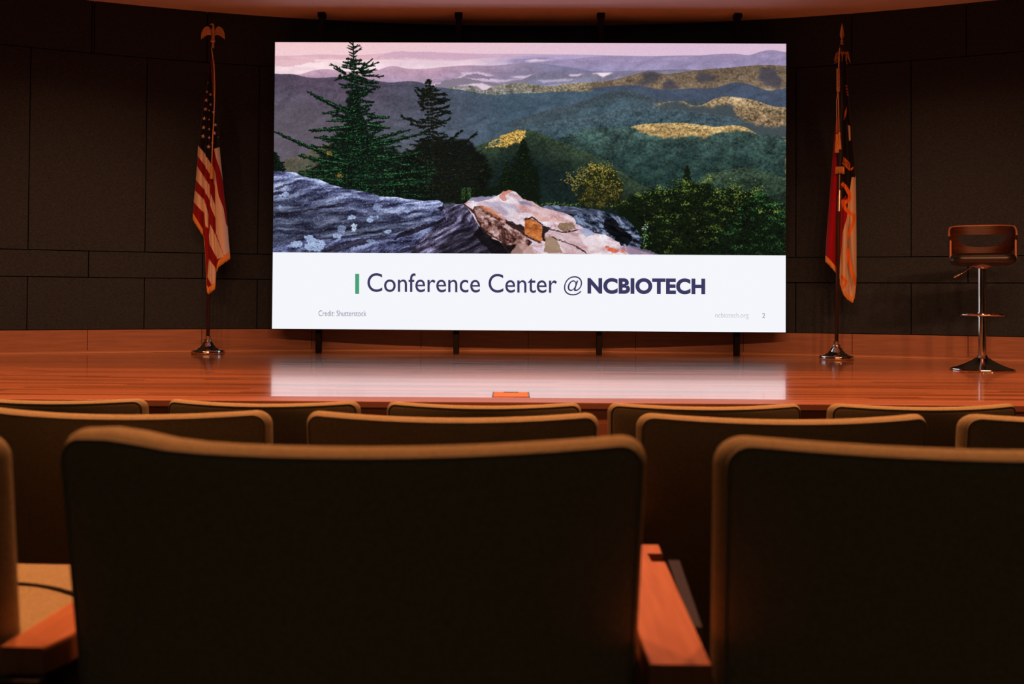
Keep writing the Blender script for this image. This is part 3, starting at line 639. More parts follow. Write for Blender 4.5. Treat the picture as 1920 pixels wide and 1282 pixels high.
# stage boards: narrow strips running left to right, lacquered
def plank_mat(name, c1, c2, rough, coat, along='x', strip=.057, length=1.1):
    m = mat(name, rough=rough, spec=.5, coat=coat, coatr=.08); b = m.node_tree.nodes['Principled BSDF']
    tc = N(m, 'ShaderNodeTexCoord'); sx = N(m, 'ShaderNodeSeparateXYZ'); L(m, tc.outputs['Object'], sx.inputs[0])
    def ma(op, a, b_=None, c=None):
        n = N(m, 'ShaderNodeMath', operation=op)
        for i, v in enumerate((a, b_, c)):
            if v is None: continue
            if isinstance(v, (int, float)): n.inputs[i].default_value = v
            else: L(m, v, n.inputs[i])
        return n.outputs[0]
    A, B = (sx.outputs['X'], sx.outputs['Y']) if along == 'x' else (sx.outputs['Y'], sx.outputs['X'])
    row = ma('FLOOR', ma('DIVIDE', B, strip))
    wn = N(m, 'ShaderNodeTexWhiteNoise', noise_dimensions='1D'); L(m, row, wn.inputs['W'])
    colm = ma('FLOOR', ma('ADD', ma('DIVIDE', A, length), ma('MULTIPLY', wn.outputs['Value'], 7.)))
    cmb = N(m, 'ShaderNodeCombineXYZ'); L(m, row, cmb.inputs[0]); L(m, colm, cmb.inputs[1])
    wn2 = N(m, 'ShaderNodeTexWhiteNoise', noise_dimensions='2D'); L(m, cmb.outputs[0], wn2.inputs['Vector'])
    mp = N(m, 'ShaderNodeMapping'); mp.inputs['Scale'].default_value = (.35, 5.5, 1) if along == 'x' else (5.5, .35, 1); L(m, tc.outputs['Object'], mp.inputs[0])
    nz = N(m, 'ShaderNodeTexNoise'); nz.inputs['Scale'].default_value = 3; nz.inputs['Detail'].default_value = 5; L(m, mp.outputs[0], nz.inputs['Vector'])
    f = ma('ADD', ma('MULTIPLY', wn2.outputs['Value'], .5), ma('MULTIPLY', nz.outputs['Fac'], .6))
    cr = N(m, 'ShaderNodeValToRGB'); cr.color_ramp.elements[0].position = .28; cr.color_ramp.elements[1].position = .72
    cr.color_ramp.elements[0].color = (*c1, 1); cr.color_ramp.elements[1].color = (*c2, 1); L(m, f, cr.inputs[0]); 
    # thin dark joints between strips
    fr = ma('FRACT', ma('DIVIDE', B, strip)); edge = ma('LESS_THAN', fr, .035)
    mx = N(m, 'ShaderNodeMix', data_type='RGBA'); L(m, ma('MULTIPLY', edge, .55), mx.inputs['Factor']); L(m, cr.outputs[0], mx.inputs['A']); mx.inputs['B'].default_value = (.05, .02, .01, 1)
    L(m, mx.outputs['Result'], b.inputs['Base Color'])
    rr = ma('ADD', rough-.05, ma('MULTIPLY', nz.outputs['Fac'], .16)); L(m, rr, b.inputs['Roughness'])
    bp = N(m, 'ShaderNodeBump'); bp.inputs['Strength'].default_value = .10; bp.inputs['Distance'].default_value = .0012; L(m, f, bp.inputs['Height']); L(m, bp.outputs[0], b.inputs['Normal'])
    return m
M['stage'] = plank_mat('stage_strip_flooring', (.27, .10, .042), (.60, .25, .11), .17, .5)
M['nosing'] = plank_mat('stage_edge_boards', (.28, .11, .055), (.36, .15, .075), .34, .0, strip=.3, length=2.)
M['riser'] = plank_mat('stage_front_panel', (.28, .10, .055), (.34, .125, .065), .45, .0, strip=.5, length=2.)

# ---------------------------------------------------------------- the hall
WR, WY = 8.47, -.07           # stage wall: arc radius and centre
def wp(th, z, r=WR): return (r*math.sin(th), WY+r*math.cos(th), z)
def theta(px, py=560.):
    d = ray(px, py); a = d.x*d.x+d.y*d.y; b = -2*d.y*WY; c = WY*WY-WR*WR
    t = (-b+math.sqrt(b*b-4*a*c))/(2*a); return math.atan2(d.x*t, d.y*t-WY)
TH = R_(44)
zb0, zb1 = STZ, CZ-.277
zs0, zs1 = CZ+.123, CZ+.325
zt = CZ+1.845
ZC = CZ+2.25
def panels(spans, z0, z1, g, name, m, parent=None, depth=.03, gap=.007):
    for t0, t1 in spans:
        n = max(2, int((t1-t0)/R_(1.2))); ga = gap/2/WR
        ts = [t0+ga+(t1-t0-2*ga)*i/n for i in range(n+1)]
        a, b = z0+gap/2, z1-gap/2
        V = []; 
        for t in ts: V += [wp(t, a, WR), wp(t, b, WR), wp(t, a, WR+depth), wp(t, b, WR+depth)]
        Fc = []
        for i in range(n):
            k = i*4; Fc += [(k, k+4, k+5, k+1), (k+1, k+5, k+7, k+3), (k, k+2, k+6, k+4)]
        Fc += [(0, 1, 3, 2), (n*4, n*4+2, n*4+3, n*4+1)]
        g.add(V, Fc)
def spans(cuts): 
    c = [-TH]+sorted(cuts)+[TH]; return list(zip(c, c[1:]))
dth = R_(5.92)
tall = [theta(x) for x in (51, 270.5, 482, 1492, 1708.5)]
tall += [tall[0]-R_(5.7)*k for k in (1, 2, 3)]+[tall[4]+R_(5.8)*k for k in (1, 2, 3)]+[tall[2]+(tall[3]-tall[2])*k/5 for k in (1, 2, 3, 4)]
half = [theta(x) for x in (165, 379, 585, 790, 991, 1192, 1394, 1598, 1815)]
half += [half[0]-R_(5.7)*k for k in (1, 2, 3)]+[half[8]+R_(5.7)*k for k in (1, 2, 3)]
g = Geo()
panels(spans(tall), zb1, zs0, g, '', None)
panels(spans(half), zs0, zs1, g, '', None)
panels(spans(tall), zs1, zt, g, '', None)
panels(spans([theta(175, 200), theta(387, 200), theta(1597, 200), theta(1812, 200)]+half[:1]), zt, ZC+.02, g, '', None)
setp(g.out('wall_back', M['fabric_wall'], smooth=False), kind='structure')
g = Geo(); n = 60
V = []; Fc = []
for i in range(n+1):
    t = -TH+2*TH*i/n; V += [wp(t, 0, WR+.03), wp(t, ZC+.3, WR+.03)]
    if i < n: Fc.append((i*2, i*2+2, i*2+3, i*2+1))
setp(g.add(V, Fc).out('wall_back_substrate', M['backing'], smooth=False), kind='structure')
g = Geo(); panels(spans(half), zb0+.02, zb1, g, '', None, depth=.03, gap=.004)
setp(g.out('baseboard_back', M['wood_base'], smooth=False), kind='structure')
g = Geo(); V = []; Fc = []
prof = [(0, .0), (.022, .0), (.022, .004), (.016, .016), (.006, .022), (0, .022)]
for i in range(n+1):
    t = -TH+2*TH*i/n
    V += [wp(t, STZ+z, WR-r) for r, z in prof]
    if i < n: Fc += [(i*6+k, i*6+k+1, i*6+6+k+1, i*6+6+k) for k in range(5)]
setp(g.add(V, Fc).out('trim_1', M['wood_trim']), kind='structure')
# stage platform
YS = 4.40; SX = 5.88
NB = .17                       # width of the border boards along the stage edge
V = [(-SX, YS+NB, STZ), (SX, YS+NB, STZ)]
for i in range(n+1):
    t = TH-2*TH*i/n; V.append(wp(t, STZ, WR+.02))
mesh_floor = mesh('floor_stage', V, [tuple(range(len(V)))], M['stage'], smooth=False); setp(mesh_floor, kind='structure')
g = Geo().box(-SX, SX, YS-.02, YS+NB-.002, STZ-.03, STZ, .004)
setp(g.out('trim_2', M['nosing'], smooth=False), kind='structure')
g = Geo().box(-SX, SX, YS, YS+.03, .0, STZ-.03); g.box(-SX, SX, YS-.008, YS, STZ-.30, STZ-.09); g.box(-SX, SX, YS-.008, YS, .0, STZ-.31)
setp(g.out('wall_stage_front', M['riser'], smooth=False), kind='structure')
# raked audience floor, side and rear walls, ceilings
HX = 5.9; ZH = CZ+5.0
rake = .087/.985
def floor_z(y): return max(0., (4.25-y)*rake)
setp(mesh('floor', [(-HX, 4.45, 0), (HX, 4.45, 0), (HX, 4.25, 0), (-HX, 4.25, 0), (HX, -9, floor_z(-9)), (-HX, -9, floor_z(-9))], [(0, 1, 2, 3), (3, 2, 4, 5)], M['carpet'], smooth=False), kind='structure')
ye = WY+WR*math.cos(TH)
for s, nm in ((-1, 'wall_left'), (1, 'wall_right')):
    g = Geo().box(min(s*HX, s*(HX+.1)), max(s*HX, s*(HX+.1)), -9, ye+.1, 0, ZH); setp(g.out(nm, M['wall_paint'], smooth=False), kind='structure')
setp(Geo().box(-HX-.1, HX+.1, -9.1, -9, 0, ZH).out('wall_rear', M['wall_paint'], smooth=False), kind='structure')
setp(Geo().box(-HX-.1, HX+.1, -9.1, 5.2, ZH, ZH+.1).out('ceiling_hall', M['hall_ceil'], smooth=False), kind='structure')
# stage ceiling: a ring next to the wall and a slightly lower inner field, with the fascia above the stage edge
def arcdisc(r0f, r1, z, nn=60):
    V = []; Fc = []
    for i in range(nn+1):
        t = -TH+2*TH*i/nn; V += [r0f(t, z), wp(t, z, r1)]
        if i < nn: Fc.append((i*2, i*2+1, i*2+3, i*2+2))
    return V, Fc
g = Geo().add(*arcdisc(lambda t, z: wp(t, z, 7.78), WR+.05, ZC)); setp(g.out('ceiling', M['ceil'], smooth=False), kind='structure')
g = Geo().add(*arcdisc(lambda t, z: (wp(t, z, 7.78)[0], 5.2, z), 7.80, ZC-.012))
V = []; Fc = []
for i in range(61):
    t = -TH+2*TH*i/60; V += [wp(t, ZC-.012, 7.8), wp(t, ZC+.01, 7.8)]
    if i < 60: Fc.append((i*2, i*2+1, i*2+3, i*2+2))
g.add(V, Fc); setp(g.out('ceiling_inner', M['ceil2'], smooth=False), kind='structure')
setp(Geo().box(-HX, HX, 5.1, 5.2, ZC-.012, ZH+.05).out('trim_3', M['hall_ceil'], smooth=False), kind='structure')

# ---------------------------------------------------------------- video wall
YD = 7.90; yaw = R_(.8)
Un = Vector((math.cos(yaw), -math.sin(yaw), 0)); Nn = Vector((-math.sin(yaw), -math.cos(yaw), 0))
P0 = Vector((0, YD, 0))
def onplane(px, py):
    d = ray(px, py); o = Vector((0, 0, CZ)); t = (P0-o).dot(Nn)/d.dot(Nn); return o+d*t
c4 = [onplane(*c) for c in (TL, TR, BR, BL)]
x_l = ((c4[0]-P0).dot(Un)+(c4[3]-P0).dot(Un))/2; x_r = ((c4[1]-P0).dot(Un)+(c4[2]-P0).dot(Un))/2
z_t = (c4[0].z+c4[1].z)/2; z_b = (c4[2].z+c4[3].z)/2
SW, SH = x_r-x_l, z_t-z_b
print('screen', SW, SH, SW/SH, [tuple(round(k, 3) for k in c) for c in c4])
def scr(u, v, out=0.):
    return P0+Un*(x_l+u*SW)+Vector((0, 0, z_t-v*SH))+Nn*out
def spx(px, py, out=0.):
    u, v = xy_to_uv(px, py); return scr(float(u), float(v), out)
def emis(name, c=None, strength=1., image=None):
    m = bpy.data.materials.new(name); m.use_nodes = True; nt = m.node_tree
    for n_ in list(nt.nodes): nt.nodes.remove(n_)
    e = nt.nodes.new('ShaderNodeEmission'); o = nt.nodes.new('ShaderNodeOutputMaterial'); nt.links.new(e.outputs[0], o.inputs[0]); e.inputs[1].default_value = strength
    if image:
        t = nt.nodes.new('ShaderNodeTexImage'); t.image = image; t.interpolation = 'Cubic'; t.extension = 'EXTEND'; nt.links.new(t.outputs[0], e.inputs[0])
    else: e.inputs[0].default_value = (*c, 1)
    return m
def lin(*c): return tuple(((x/255)/12.92 if x/255 <= .04045 else ((x/255+.055)/1.055)**2.4) for x in c)
base = scr(.5, 1); base.z = STZ
vw = empty('video_wall', base, 'large bright video wall showing a mountain sunrise slide above the stage', 'video wall')
def slab(u0, u1, v0, v1, d0, d1):
    P = [scr(u, v, d) for d in (d0, d1) for v in (v0, v1) for u in (u0, u1)]
    return P, [(0, 1, 3, 2), (4, 6, 7, 5), (0, 4, 5, 1), (2, 3, 7, 6), (0, 2, 6, 4), (1, 5, 7, 3)]
e = .0016
g = Geo().add(*slab(-e, 1+e, -e*1.8, 1+e*1.8, -.09, -.0015)); g.out('cabinet', M['screen_black'], vw, smooth=False)
slide = make_image('mountain_slide', paint_slide())
def uvquad(name, u0, u1, v0, v1, out, m):
    P = [scr(u0, v1, out), scr(u1, v1, out), scr(u1, v0, out), scr(u0, v0, out)]
    return mesh(name, P, [(0, 1, 2, 3)], m, vw, smooth=False, uv=[(0, 0), (1, 0), (1, 1), (0, 1)])
setp(uvquad('slide_picture', 0, 1, 0, PVMAX, .001, emis('slide_picture_light', image=slide)), 'mountain ridge photograph on the slide')
g = Geo(); g.add([scr(0, PVMAX, .0012), scr(1, PVMAX, .0012), scr(1, 1, .0012), scr(0, 1, .0012)], [(0, 3, 2, 1)])
setp(g.out('slide_caption_panel', emis('slide_white_light', lin(245, 246, 251), 1.), vw, smooth=False), 'white lower band of the slide')
g = Geo(); g.add([spx(667, 513.5, .0035), spx(674.6, 513.6, .0035), spx(674.4, 551.2, .0035), spx(667, 551, .0035)], [(0, 3, 2, 1)])
setp(g.out('accent_bar', emis('slide_green', lin(72, 160, 118)), vw, smooth=False), 'green bar')
def text(name, body, box, c, off=0., shear=0., label=None, sp=1.):
    cu = bpy.data.curves.new(name, 'FONT'); cu.body = body; cu.size = 1; cu.offset = off; cu.shear = shear; cu.space_character = sp
    cu.resolution_u = 8
    o = bpy.data.objects.new(name, cu); col.objects.link(o)
    dg = bpy.context.evaluated_depsgraph_get(); dg.update()
    me = bpy.data.meshes.new_from_object(o.evaluated_get(dg)); bpy.data.objects.remove(o)
    V = [v.co.copy() for v in me.vertices]; Fc = [tuple(p.vertices) for p in me.polygons]
    bx0, bx1 = min(v.x for v in V), max(v.x for v in V); by0, by1 = min(v.y for v in V), max(v.y for v in V)
    x0, x1, y0, y1, dy = box       # pixel box; dy = drop of the line from left to right
    P = []
    for v in V:
        fx = (v.x-bx0)/(bx1-bx0); fy = (v.y-by0)/(by1-by0)
        P.append(spx(x0+(x1-x0)*fx, y1-(y1-y0)*fy+dy*(fx-.5), .0035))
    r = mesh(name, P, Fc, emis(name+'_light', lin(*c)), vw, smooth=False)
    if label: setp(r, label)
    return r
text('heading_text', 'Conference Center', (690, 1046, 513.2, 548.5, 2.2), (62, 58, 96), .003, label='dark violet words Conference Center')
text('at_sign', '@', (1059, 1093, 518, 554, .3), (62, 58, 96), -.004, .12)
text('bold_heading_text', 'NCBIOTECH', (1103, 1323, 521.8, 551.6, 1.2), (60, 58, 96), .046, label='bold dark violet letters NCBIOTECH', sp=1.04)
text('credit_text', 'Credit: Shutterstock', (598, 688, 582.2, 592.6, .3), (104, 102, 136), -.006)
text('web_address_text', 'ncbiotech.org', (1342, 1404, 586.3, 598.2, .3), (188, 190, 202), -.006)
text('page_number', '2', (1429.2, 1434.6, 587, 596.2, 0), (120, 118, 146), -.005)
# four black uprights behind it, from the stage to the ceiling
for pxs in (593, 855.5, 1127.5, 1388):
    p = spx(pxs, 560, -.12); 
    g = Geo().box(p.x-.022, p.x+.022, p.y-.02, p.y+.025, STZ+.001, ZC-.03, .003)
    g.box(p.x-.03, p.x+.03, p.y-.03, p.y+.035, ZC-.04, ZC-.004, .003)
    g.box(p.x-.022, p.x+.022, p.y-.05, p.y-.018, z_b+.02, z_t-.02)
    setp(g.out('upright', M['dark_metal'], vw, smooth=False), 'black steel upright')
for v in (.0, .5, .98):
    g = Geo().add(*slab(.0, 1., v-.02, v+.02, -.17, -.145)); g.out('crossbar', M['dark_metal'], vw, smooth=False)

# ---------------------------------------------------------------- floor box set in the stage
fa, fb, fc, fd = (atz(x, y, STZ) for x, y in ((926, 735.5), (990, 736), (994, 744.5), (922, 744)))
fcx, fcy = (fa.x+fb.x+fc.x+fd.x)/4, (fa.y+fc.y)/2
fw, fl = (fc.x-fd.x), (fa.y-fd.y)
print('floor box', fcx, fcy, fw, fl)
fbx = empty('floor_box', (fcx, fcy, STZ), 'small square wooden floor box lid set in the stage in front of the video wall', 'floor box')
Geo().box(fcx-fw*.45, fcx+fw*.45, fcy-fl/2, fcy+fl/2, STZ, STZ+.003, .0008).out('lid', M['box_lid'], fbx, smooth=False)
for s in (-1, 1):
    x = fcx+s*fw*.475
    setp(Geo().box(x-fw*.022, x+fw*.022, fcy-fl/2, fcy+fl/2, STZ, STZ+.0035, .0008).out('side_strip', M['box_frame'], fbx, smooth=False), 'grey metal strip')
Geo().box(fcx-fw*.2, fcx+fw*.2, fcy+fl*.36, fcy+fl*.47, STZ+.002, STZ+.0036).out('finger_slot', M['slot'], fbx, smooth=False)

# ---------------------------------------------------------------- flags on stands
def lerpn(x, tab, k=1):
    return float(np.interp(x, [t[0] for t in tab], [t[k] for t in tab]))
def dense(P, k=10):
    return [(a[0]+(b[0]-a[0])*i/k, a[1]+(b[1]-a[1])*i/k) for a, b in zip(P, P[1:]+P[:1]) for i in range(k)]
class DCanvas(Canvas):
    def poly(s, pts, col, alpha=1.): return Canvas.poly(s, dense(list(pts)), col, alpha)
class Cloth:
    """hanging flag: outline given by left/right edges per height and a bottom profile; (s, t) -> photo position"""
    def __init__(s, top, edges, bottom, Y, lobes, amp, back=.05, sunk=0.):
        s.top, s.edges, s.bottom, s.Y, s.lobes, s.amp, s.back, s.sunk = top, edges, bottom, Y, lobes, amp, back, sunk
        s.xl0 = edges[-1][1]; s.xr0 = edges[-1][2]
    def bot(s, q): return lerpn(s.xl0+q*(s.xr0-s.xl0), s.bottom)
    def xy(s, q, t, ext=0.):
        b = s.bot(q)+ext; y = s.top+t*(b-s.top); l, r = lerpn(y, s.edges, 1), lerpn(y, s.edges, 2); return l+(r-l)*q, y
    def inv(s, x, y):
        l, r = lerpn(y, s.edges, 1), lerpn(y, s.edges, 2); q = (x-l)/max(r-l, .1)
        return q, (y-s.top)/(s.bot(min(max(q, 0), 1))-s.top)
    def depth(s, q, t):
        # fold lobes: bulge toward the audience between creases
        for a, b in zip(s.lobes, s.lobes[1:]):
            if a <= q <= b: return -(abs(math.sin(math.pi*(q-a)/(b-a)))**.7)*(.35+.65*min(1, (b-a)*3))*s.amp*(.25+.75*t)
        return 0.
    def p(s, q, t, ext=0., out=0.):
        x, y = s.xy(q, t, ext); e = math.sqrt(max(0, 1-(2*q-1)**2))
        return at(x, y, s.Y+s.sunk*min(1, t*3)-.018*e+s.depth(q, min(t, 1))*e**.3-out)
    def pb(s, q, t):
        x, y = s.xy(q, t); e = math.sqrt(max(0, 1-(2*q-1)**2))
        return at(x, y, s.Y+s.sunk*min(1, t*3)+s.back*(.3+.7*t)*e)
    def build(s, m, parent, nq=90, nt=130):
        V = []; U = []; Fc = []
        for j in range(nt+1):
            for i in range(nq+1): V.append(s.p(i/nq, j/nt)); U.append((i/nq, 1-j/nt))
            for i in range(nq, -1, -1): V.append(s.pb(i/nq, j/nt)); U.append((i/nq, 1-j/nt))
        W = 2*nq+2
        for j in range(nt):
            for i in range(W): k = (i+1) % W; Fc.append((j*W+i, (j+1)*W+i, (j+1)*W+k, j*W+k))
        return mesh('flag', V, Fc, m, parent, uv=U)
    def fringe(s, m, parent, q0, q1, h, nm='fringe', n=70):
        V = []; Fc = []
        rr = random.Random(3)
        for i in range(n+1):
            q = q0+(q1-q0)*i/n; b = s.bot(q); l = h*rr.uniform(.9, 1.06)
            for t, ext, o in ((1., -1.5, .006), (1., 0, .009), (1., l*.5, .010), (1., l, .007), (1., l, .001), (1., -1.5, .0)):
                x, y = s.xy(q, 1., ext); e = math.sqrt(max(0, 1-(2*q-1)**2))
                V.append(at(x, y, s.Y+s.sunk-.018*e+s.depth(q, 1)*e**.3-o+(.003 if i % 2 else 0)))
        for i in range(n):
            for k in range(6): l_ = (k+1) % 6; Fc.append((i*6+k, i*6+l_, i*6+6+l_, i*6+6+k))
        Fc += [tuple(range(6))[::-1], tuple(n*6+k for k in range(6))]
        return mesh(nm, V, Fc, m, parent)
def cloth_mat(name, im, rough=.8):
    m = mat(name, rough=rough, spec=.15, sheen=.1); t = N(m, 'ShaderNodeTexImage'); t.image = im; L(m, t.outputs[0], m.node_tree.nodes['Principled BSDF'].inputs['Base Color'])
    return m
def stand_base(x, y, root, rbase):
    s = rbase/.126
    prof = [(.0, 0), (.122, 0), (.126, .004), (.1265, .022), (.122, .028), (.112, .031), (.085, .036), (.080, .042), (.066, .048), (.050, .064), (.037, .084), (.030, .090), (.026, .094), (.030, .099), (.030, .105), (.025, .110), (.018, .113), (.018, .124), (.023, .127), (.023, .134), (.0, .135)]
    return Geo().lathe([(r*s, z*s) for r, z in prof], 48, (x, y, STZ+.001)).out('base', M['chrome'], root, autos=50)
CW, CH = 256, 1100
# --- national flag
YL = 7.68
us = Cloth(112, [(112, 396, 402), (125, 392, 403), (160, 388, 404), (200, 380, 406), (240, 375, 409), (275, 371, 412), (300, 370, 414), (340, 367, 418), (370, 364, 421), (400, 361.5, 425), (450, 361, 429), (480, 361, 431.5), (560, 361, 432)],
           [(361, 400), (370, 413), (382, 431), (384.5, 455), (388, 536), (391, 540), (403.5, 530), (406, 500), (410, 489), (431, 474)], YL, [0, .30, .47, .63, 1.0], .055)
def us_img():
    C = DCanvas(CW, CH, lambda x, y: (us.inv(x, y)[0]*CW, us.inv(x, y)[1]*CH))
    red, wh, bl, go = srgb(132, 16, 26), srgb(212, 200, 184), srgb(16, 18, 38), srgb(190, 110, 40)
    C.a[:] = red
    for p in ([(360, 262), (371, 272), (384, 288), (396, 307), (393, 326), (383, 309), (371, 293), (360, 276)], [(360, 300), (370, 312), (383, 332), (393, 347), (394, 377), (383, 356), (366, 336), (360, 328)],
              [(358, 348), (364, 355), (383, 375), (386, 384), (391, 402), (391, 428), (385, 424), (383, 401), (361, 376), (358, 372)], [(401, 279), (414, 275), (418, 340), (412, 316), (405, 296)],
              [(397, 305), (404, 324), (406, 343), (410, 367), (419, 390), (424, 420), (436, 440), (436, 476), (419.6, 479), (405, 437), (404, 409), (403.7, 380), (403, 349), (398, 330)],
              [(395, 363), (403, 383), (404, 409), (398, 396), (394, 384)], [(394, 420), (405, 442), (420, 481), (407.6, 486), (393, 458), (391.7, 442)], [(391.7, 485), (406, 505), (406, 535), (397, 536), (389, 519)]):
        C.poly(p, wh, 1.)
    C.poly([(350, 100), (420, 100), (420, 272), (412, 275), (401, 279), (399, 296), (395.5, 307), (384, 288), (371, 272), (350, 250)], bl, 1.)
    for x, y, r in ((387, 188, 4.4), (395, 196, 3.4), (385.6, 204.5, 4.6), (383, 222, 4.6), (382, 239, 4.6), (392, 242, 3), (381, 255.5, 4.6), (392, 258, 3.4), (391, 275, 4.6), (392, 224, 2.6), (404, 234, 4), (402, 249.6, 4.4), (398, 268, 3.4), (400.5, 210, 3.8), (390, 155, 2), (388, 172, 3.2), (394.6, 177, 3.6), (392, 207, 2.4), (409, 257, 1.6)):
        C.poly([(x+(r if k % 2 == 0 else r*.4)*math.sin(k*math.pi/5+.15), y-(r if k % 2 == 0 else r*.4)*math.cos(k*math.pi/5+.15)) for k in range(10)], wh, 1.)
    C.poly([(394, 100), (405, 100), (405, 150), (403, 196), (400, 182), (396, 140)], go*.75, 1.)
    return make_image('striped_flag_cloth', C.a)
pb = atz(389.5, 663, STZ)
YLb = pb.y; print('left flag depth', YLb)
us.Y = YLb
fl1 = empty('flagpole', (pb.x, pb.y, STZ), 'stars and stripes flag on a pole topped by a spread eagle, left of screen', 'flag', 'flags on stands flanking the screen')
stand_base(pb.x, pb.y, fl1, .127)
tp = at(398, 90, YLb)
Geo().tube([(pb.x, pb.y, STZ+.125), tuple(tp)], .0135, 16).out('pole', M['pole'], fl1)
us.build(cloth_mat('striped_flag_cloth', us_img()), fl1)
for a, b, k in ((.0, .30, 0), (.31, .625, 1), (.64, 1., 2)):
    us.fringe(M['fringe'], fl1, a, b, 12)
# eagle finial
ex, ey, ez = tp; sc_ = 1/246.8*YLb/7.7
def E(px, py, dy=0.): return at(px, py, YLb+dy)
g = Geo()
g.tube([E(399, 91), E(399, 80), E(399, 78)], [.0105, .0105, .013], 14)
g.lathe([(.002, -.004), (.016, 0), (.021, .008), (.019, .018), (.012, .026), (.010, .034), (.002, .035)], 20, tuple(E(399, 80)))
body = [E(400, 72, 0), E(399.5, 66, -.004), E(399.3, 60, -.008), E(399.5, 55, -.006), E(400, 50, -.004), E(399.8, 47, -.004), E(398.2, 45.3, -.006), E(396, 45.4, -.01), E(394.3, 46.6, -.012)]
g.tube(body, [.007, .013, .017, .0135, .0085, .0075, .0078, .005, .0012], 14)
for s in (-1, 1):
    def W(px, py, dy=0.): return E(399.5+(px-399.5)*(1 if s < 0 else .98) if s < 0 else 399.5+(399.5-px)*.98, py, dy)
    outer = [(398, 62), (395.5, 57), (394.5, 54), (391.5, 50), (388.5, 49.3), (384, 51), (380.5, 55), (378, 61), (377, 67), (376.8, 74), (378.8, 72.5), (380, 70.5), (382, 71), (383.2, 67.5), (385.5, 67.2), (387, 65), (389.5, 65.5), (391.5, 64.8), (393.5, 66), (396, 66.5), (398, 67)]
    n0 = len(g.V); m_ = len(outer)
    V = [W(x, y, -.006-.012*math.sin(min(1, abs(x-399.5)/22)*2.4)) for x, y in outer]+[W(x, y, .004-.012*math.sin(min(1, abs(x-399.5)/22)*2.4)) for x, y in outer]
    g.add(V, [tuple(range(m_)), tuple(range(m_, 2*m_))[::-1]]+[(k, (k+1) % m_, m_+(k+1) % m_, m_+k) for k in range(m_)])
    for a, b in (((395, 63), (380, 70)), ((394, 60), (378.5, 66)), ((393, 57), (379.5, 61)), ((395, 65), (385, 67))):   # feather ridges
        g.tube([W(*a, -.014), W((a[0]+b[0])/2, (a[1]+b[1])/2-1, -.02), W(*b, -.016)], [.003, .0026, .0015], 6)
g.tube([E(398, 68, -.004), E(397.4, 74, -.006), E(398.2, 79, -.004)], [.006, .005, .003], 8)
g.tube([E(401, 68, -.004), E(401.6, 74, -.006), E(401, 79, -.004)], [.006, .005, .003], 8)
setp(g.out('finial', M['gold'], fl1, autos=40), 'spread eagle finial')
g = Geo().tube([E(396.5, 89, -.03), E(398.6, 105, -.035), E(401, 125, -.045), E(402.5, 160, -.06), E(402, 190, -.07), E(400.5, 230, -.075), E(398.5, 265, -.08), E(397, 308, -.082)], .0042, 8)
cord1 = g.out('cord', M['cord'], fl1)
g = Geo().lathe([(.003, .0), (.008, -.006), (.0075, -.016), (.010, -.02), (.011, -.027), (.0095, -.034), (.011, -.038), (.0115, -.048), (.010, -.052), (.0115, -.056), (.0135, -.115), (.0, -.116)], 20, tuple(E(396.8, 307, -.084)))
g.out('tassel', M['fringe'], cord1, autos=40)

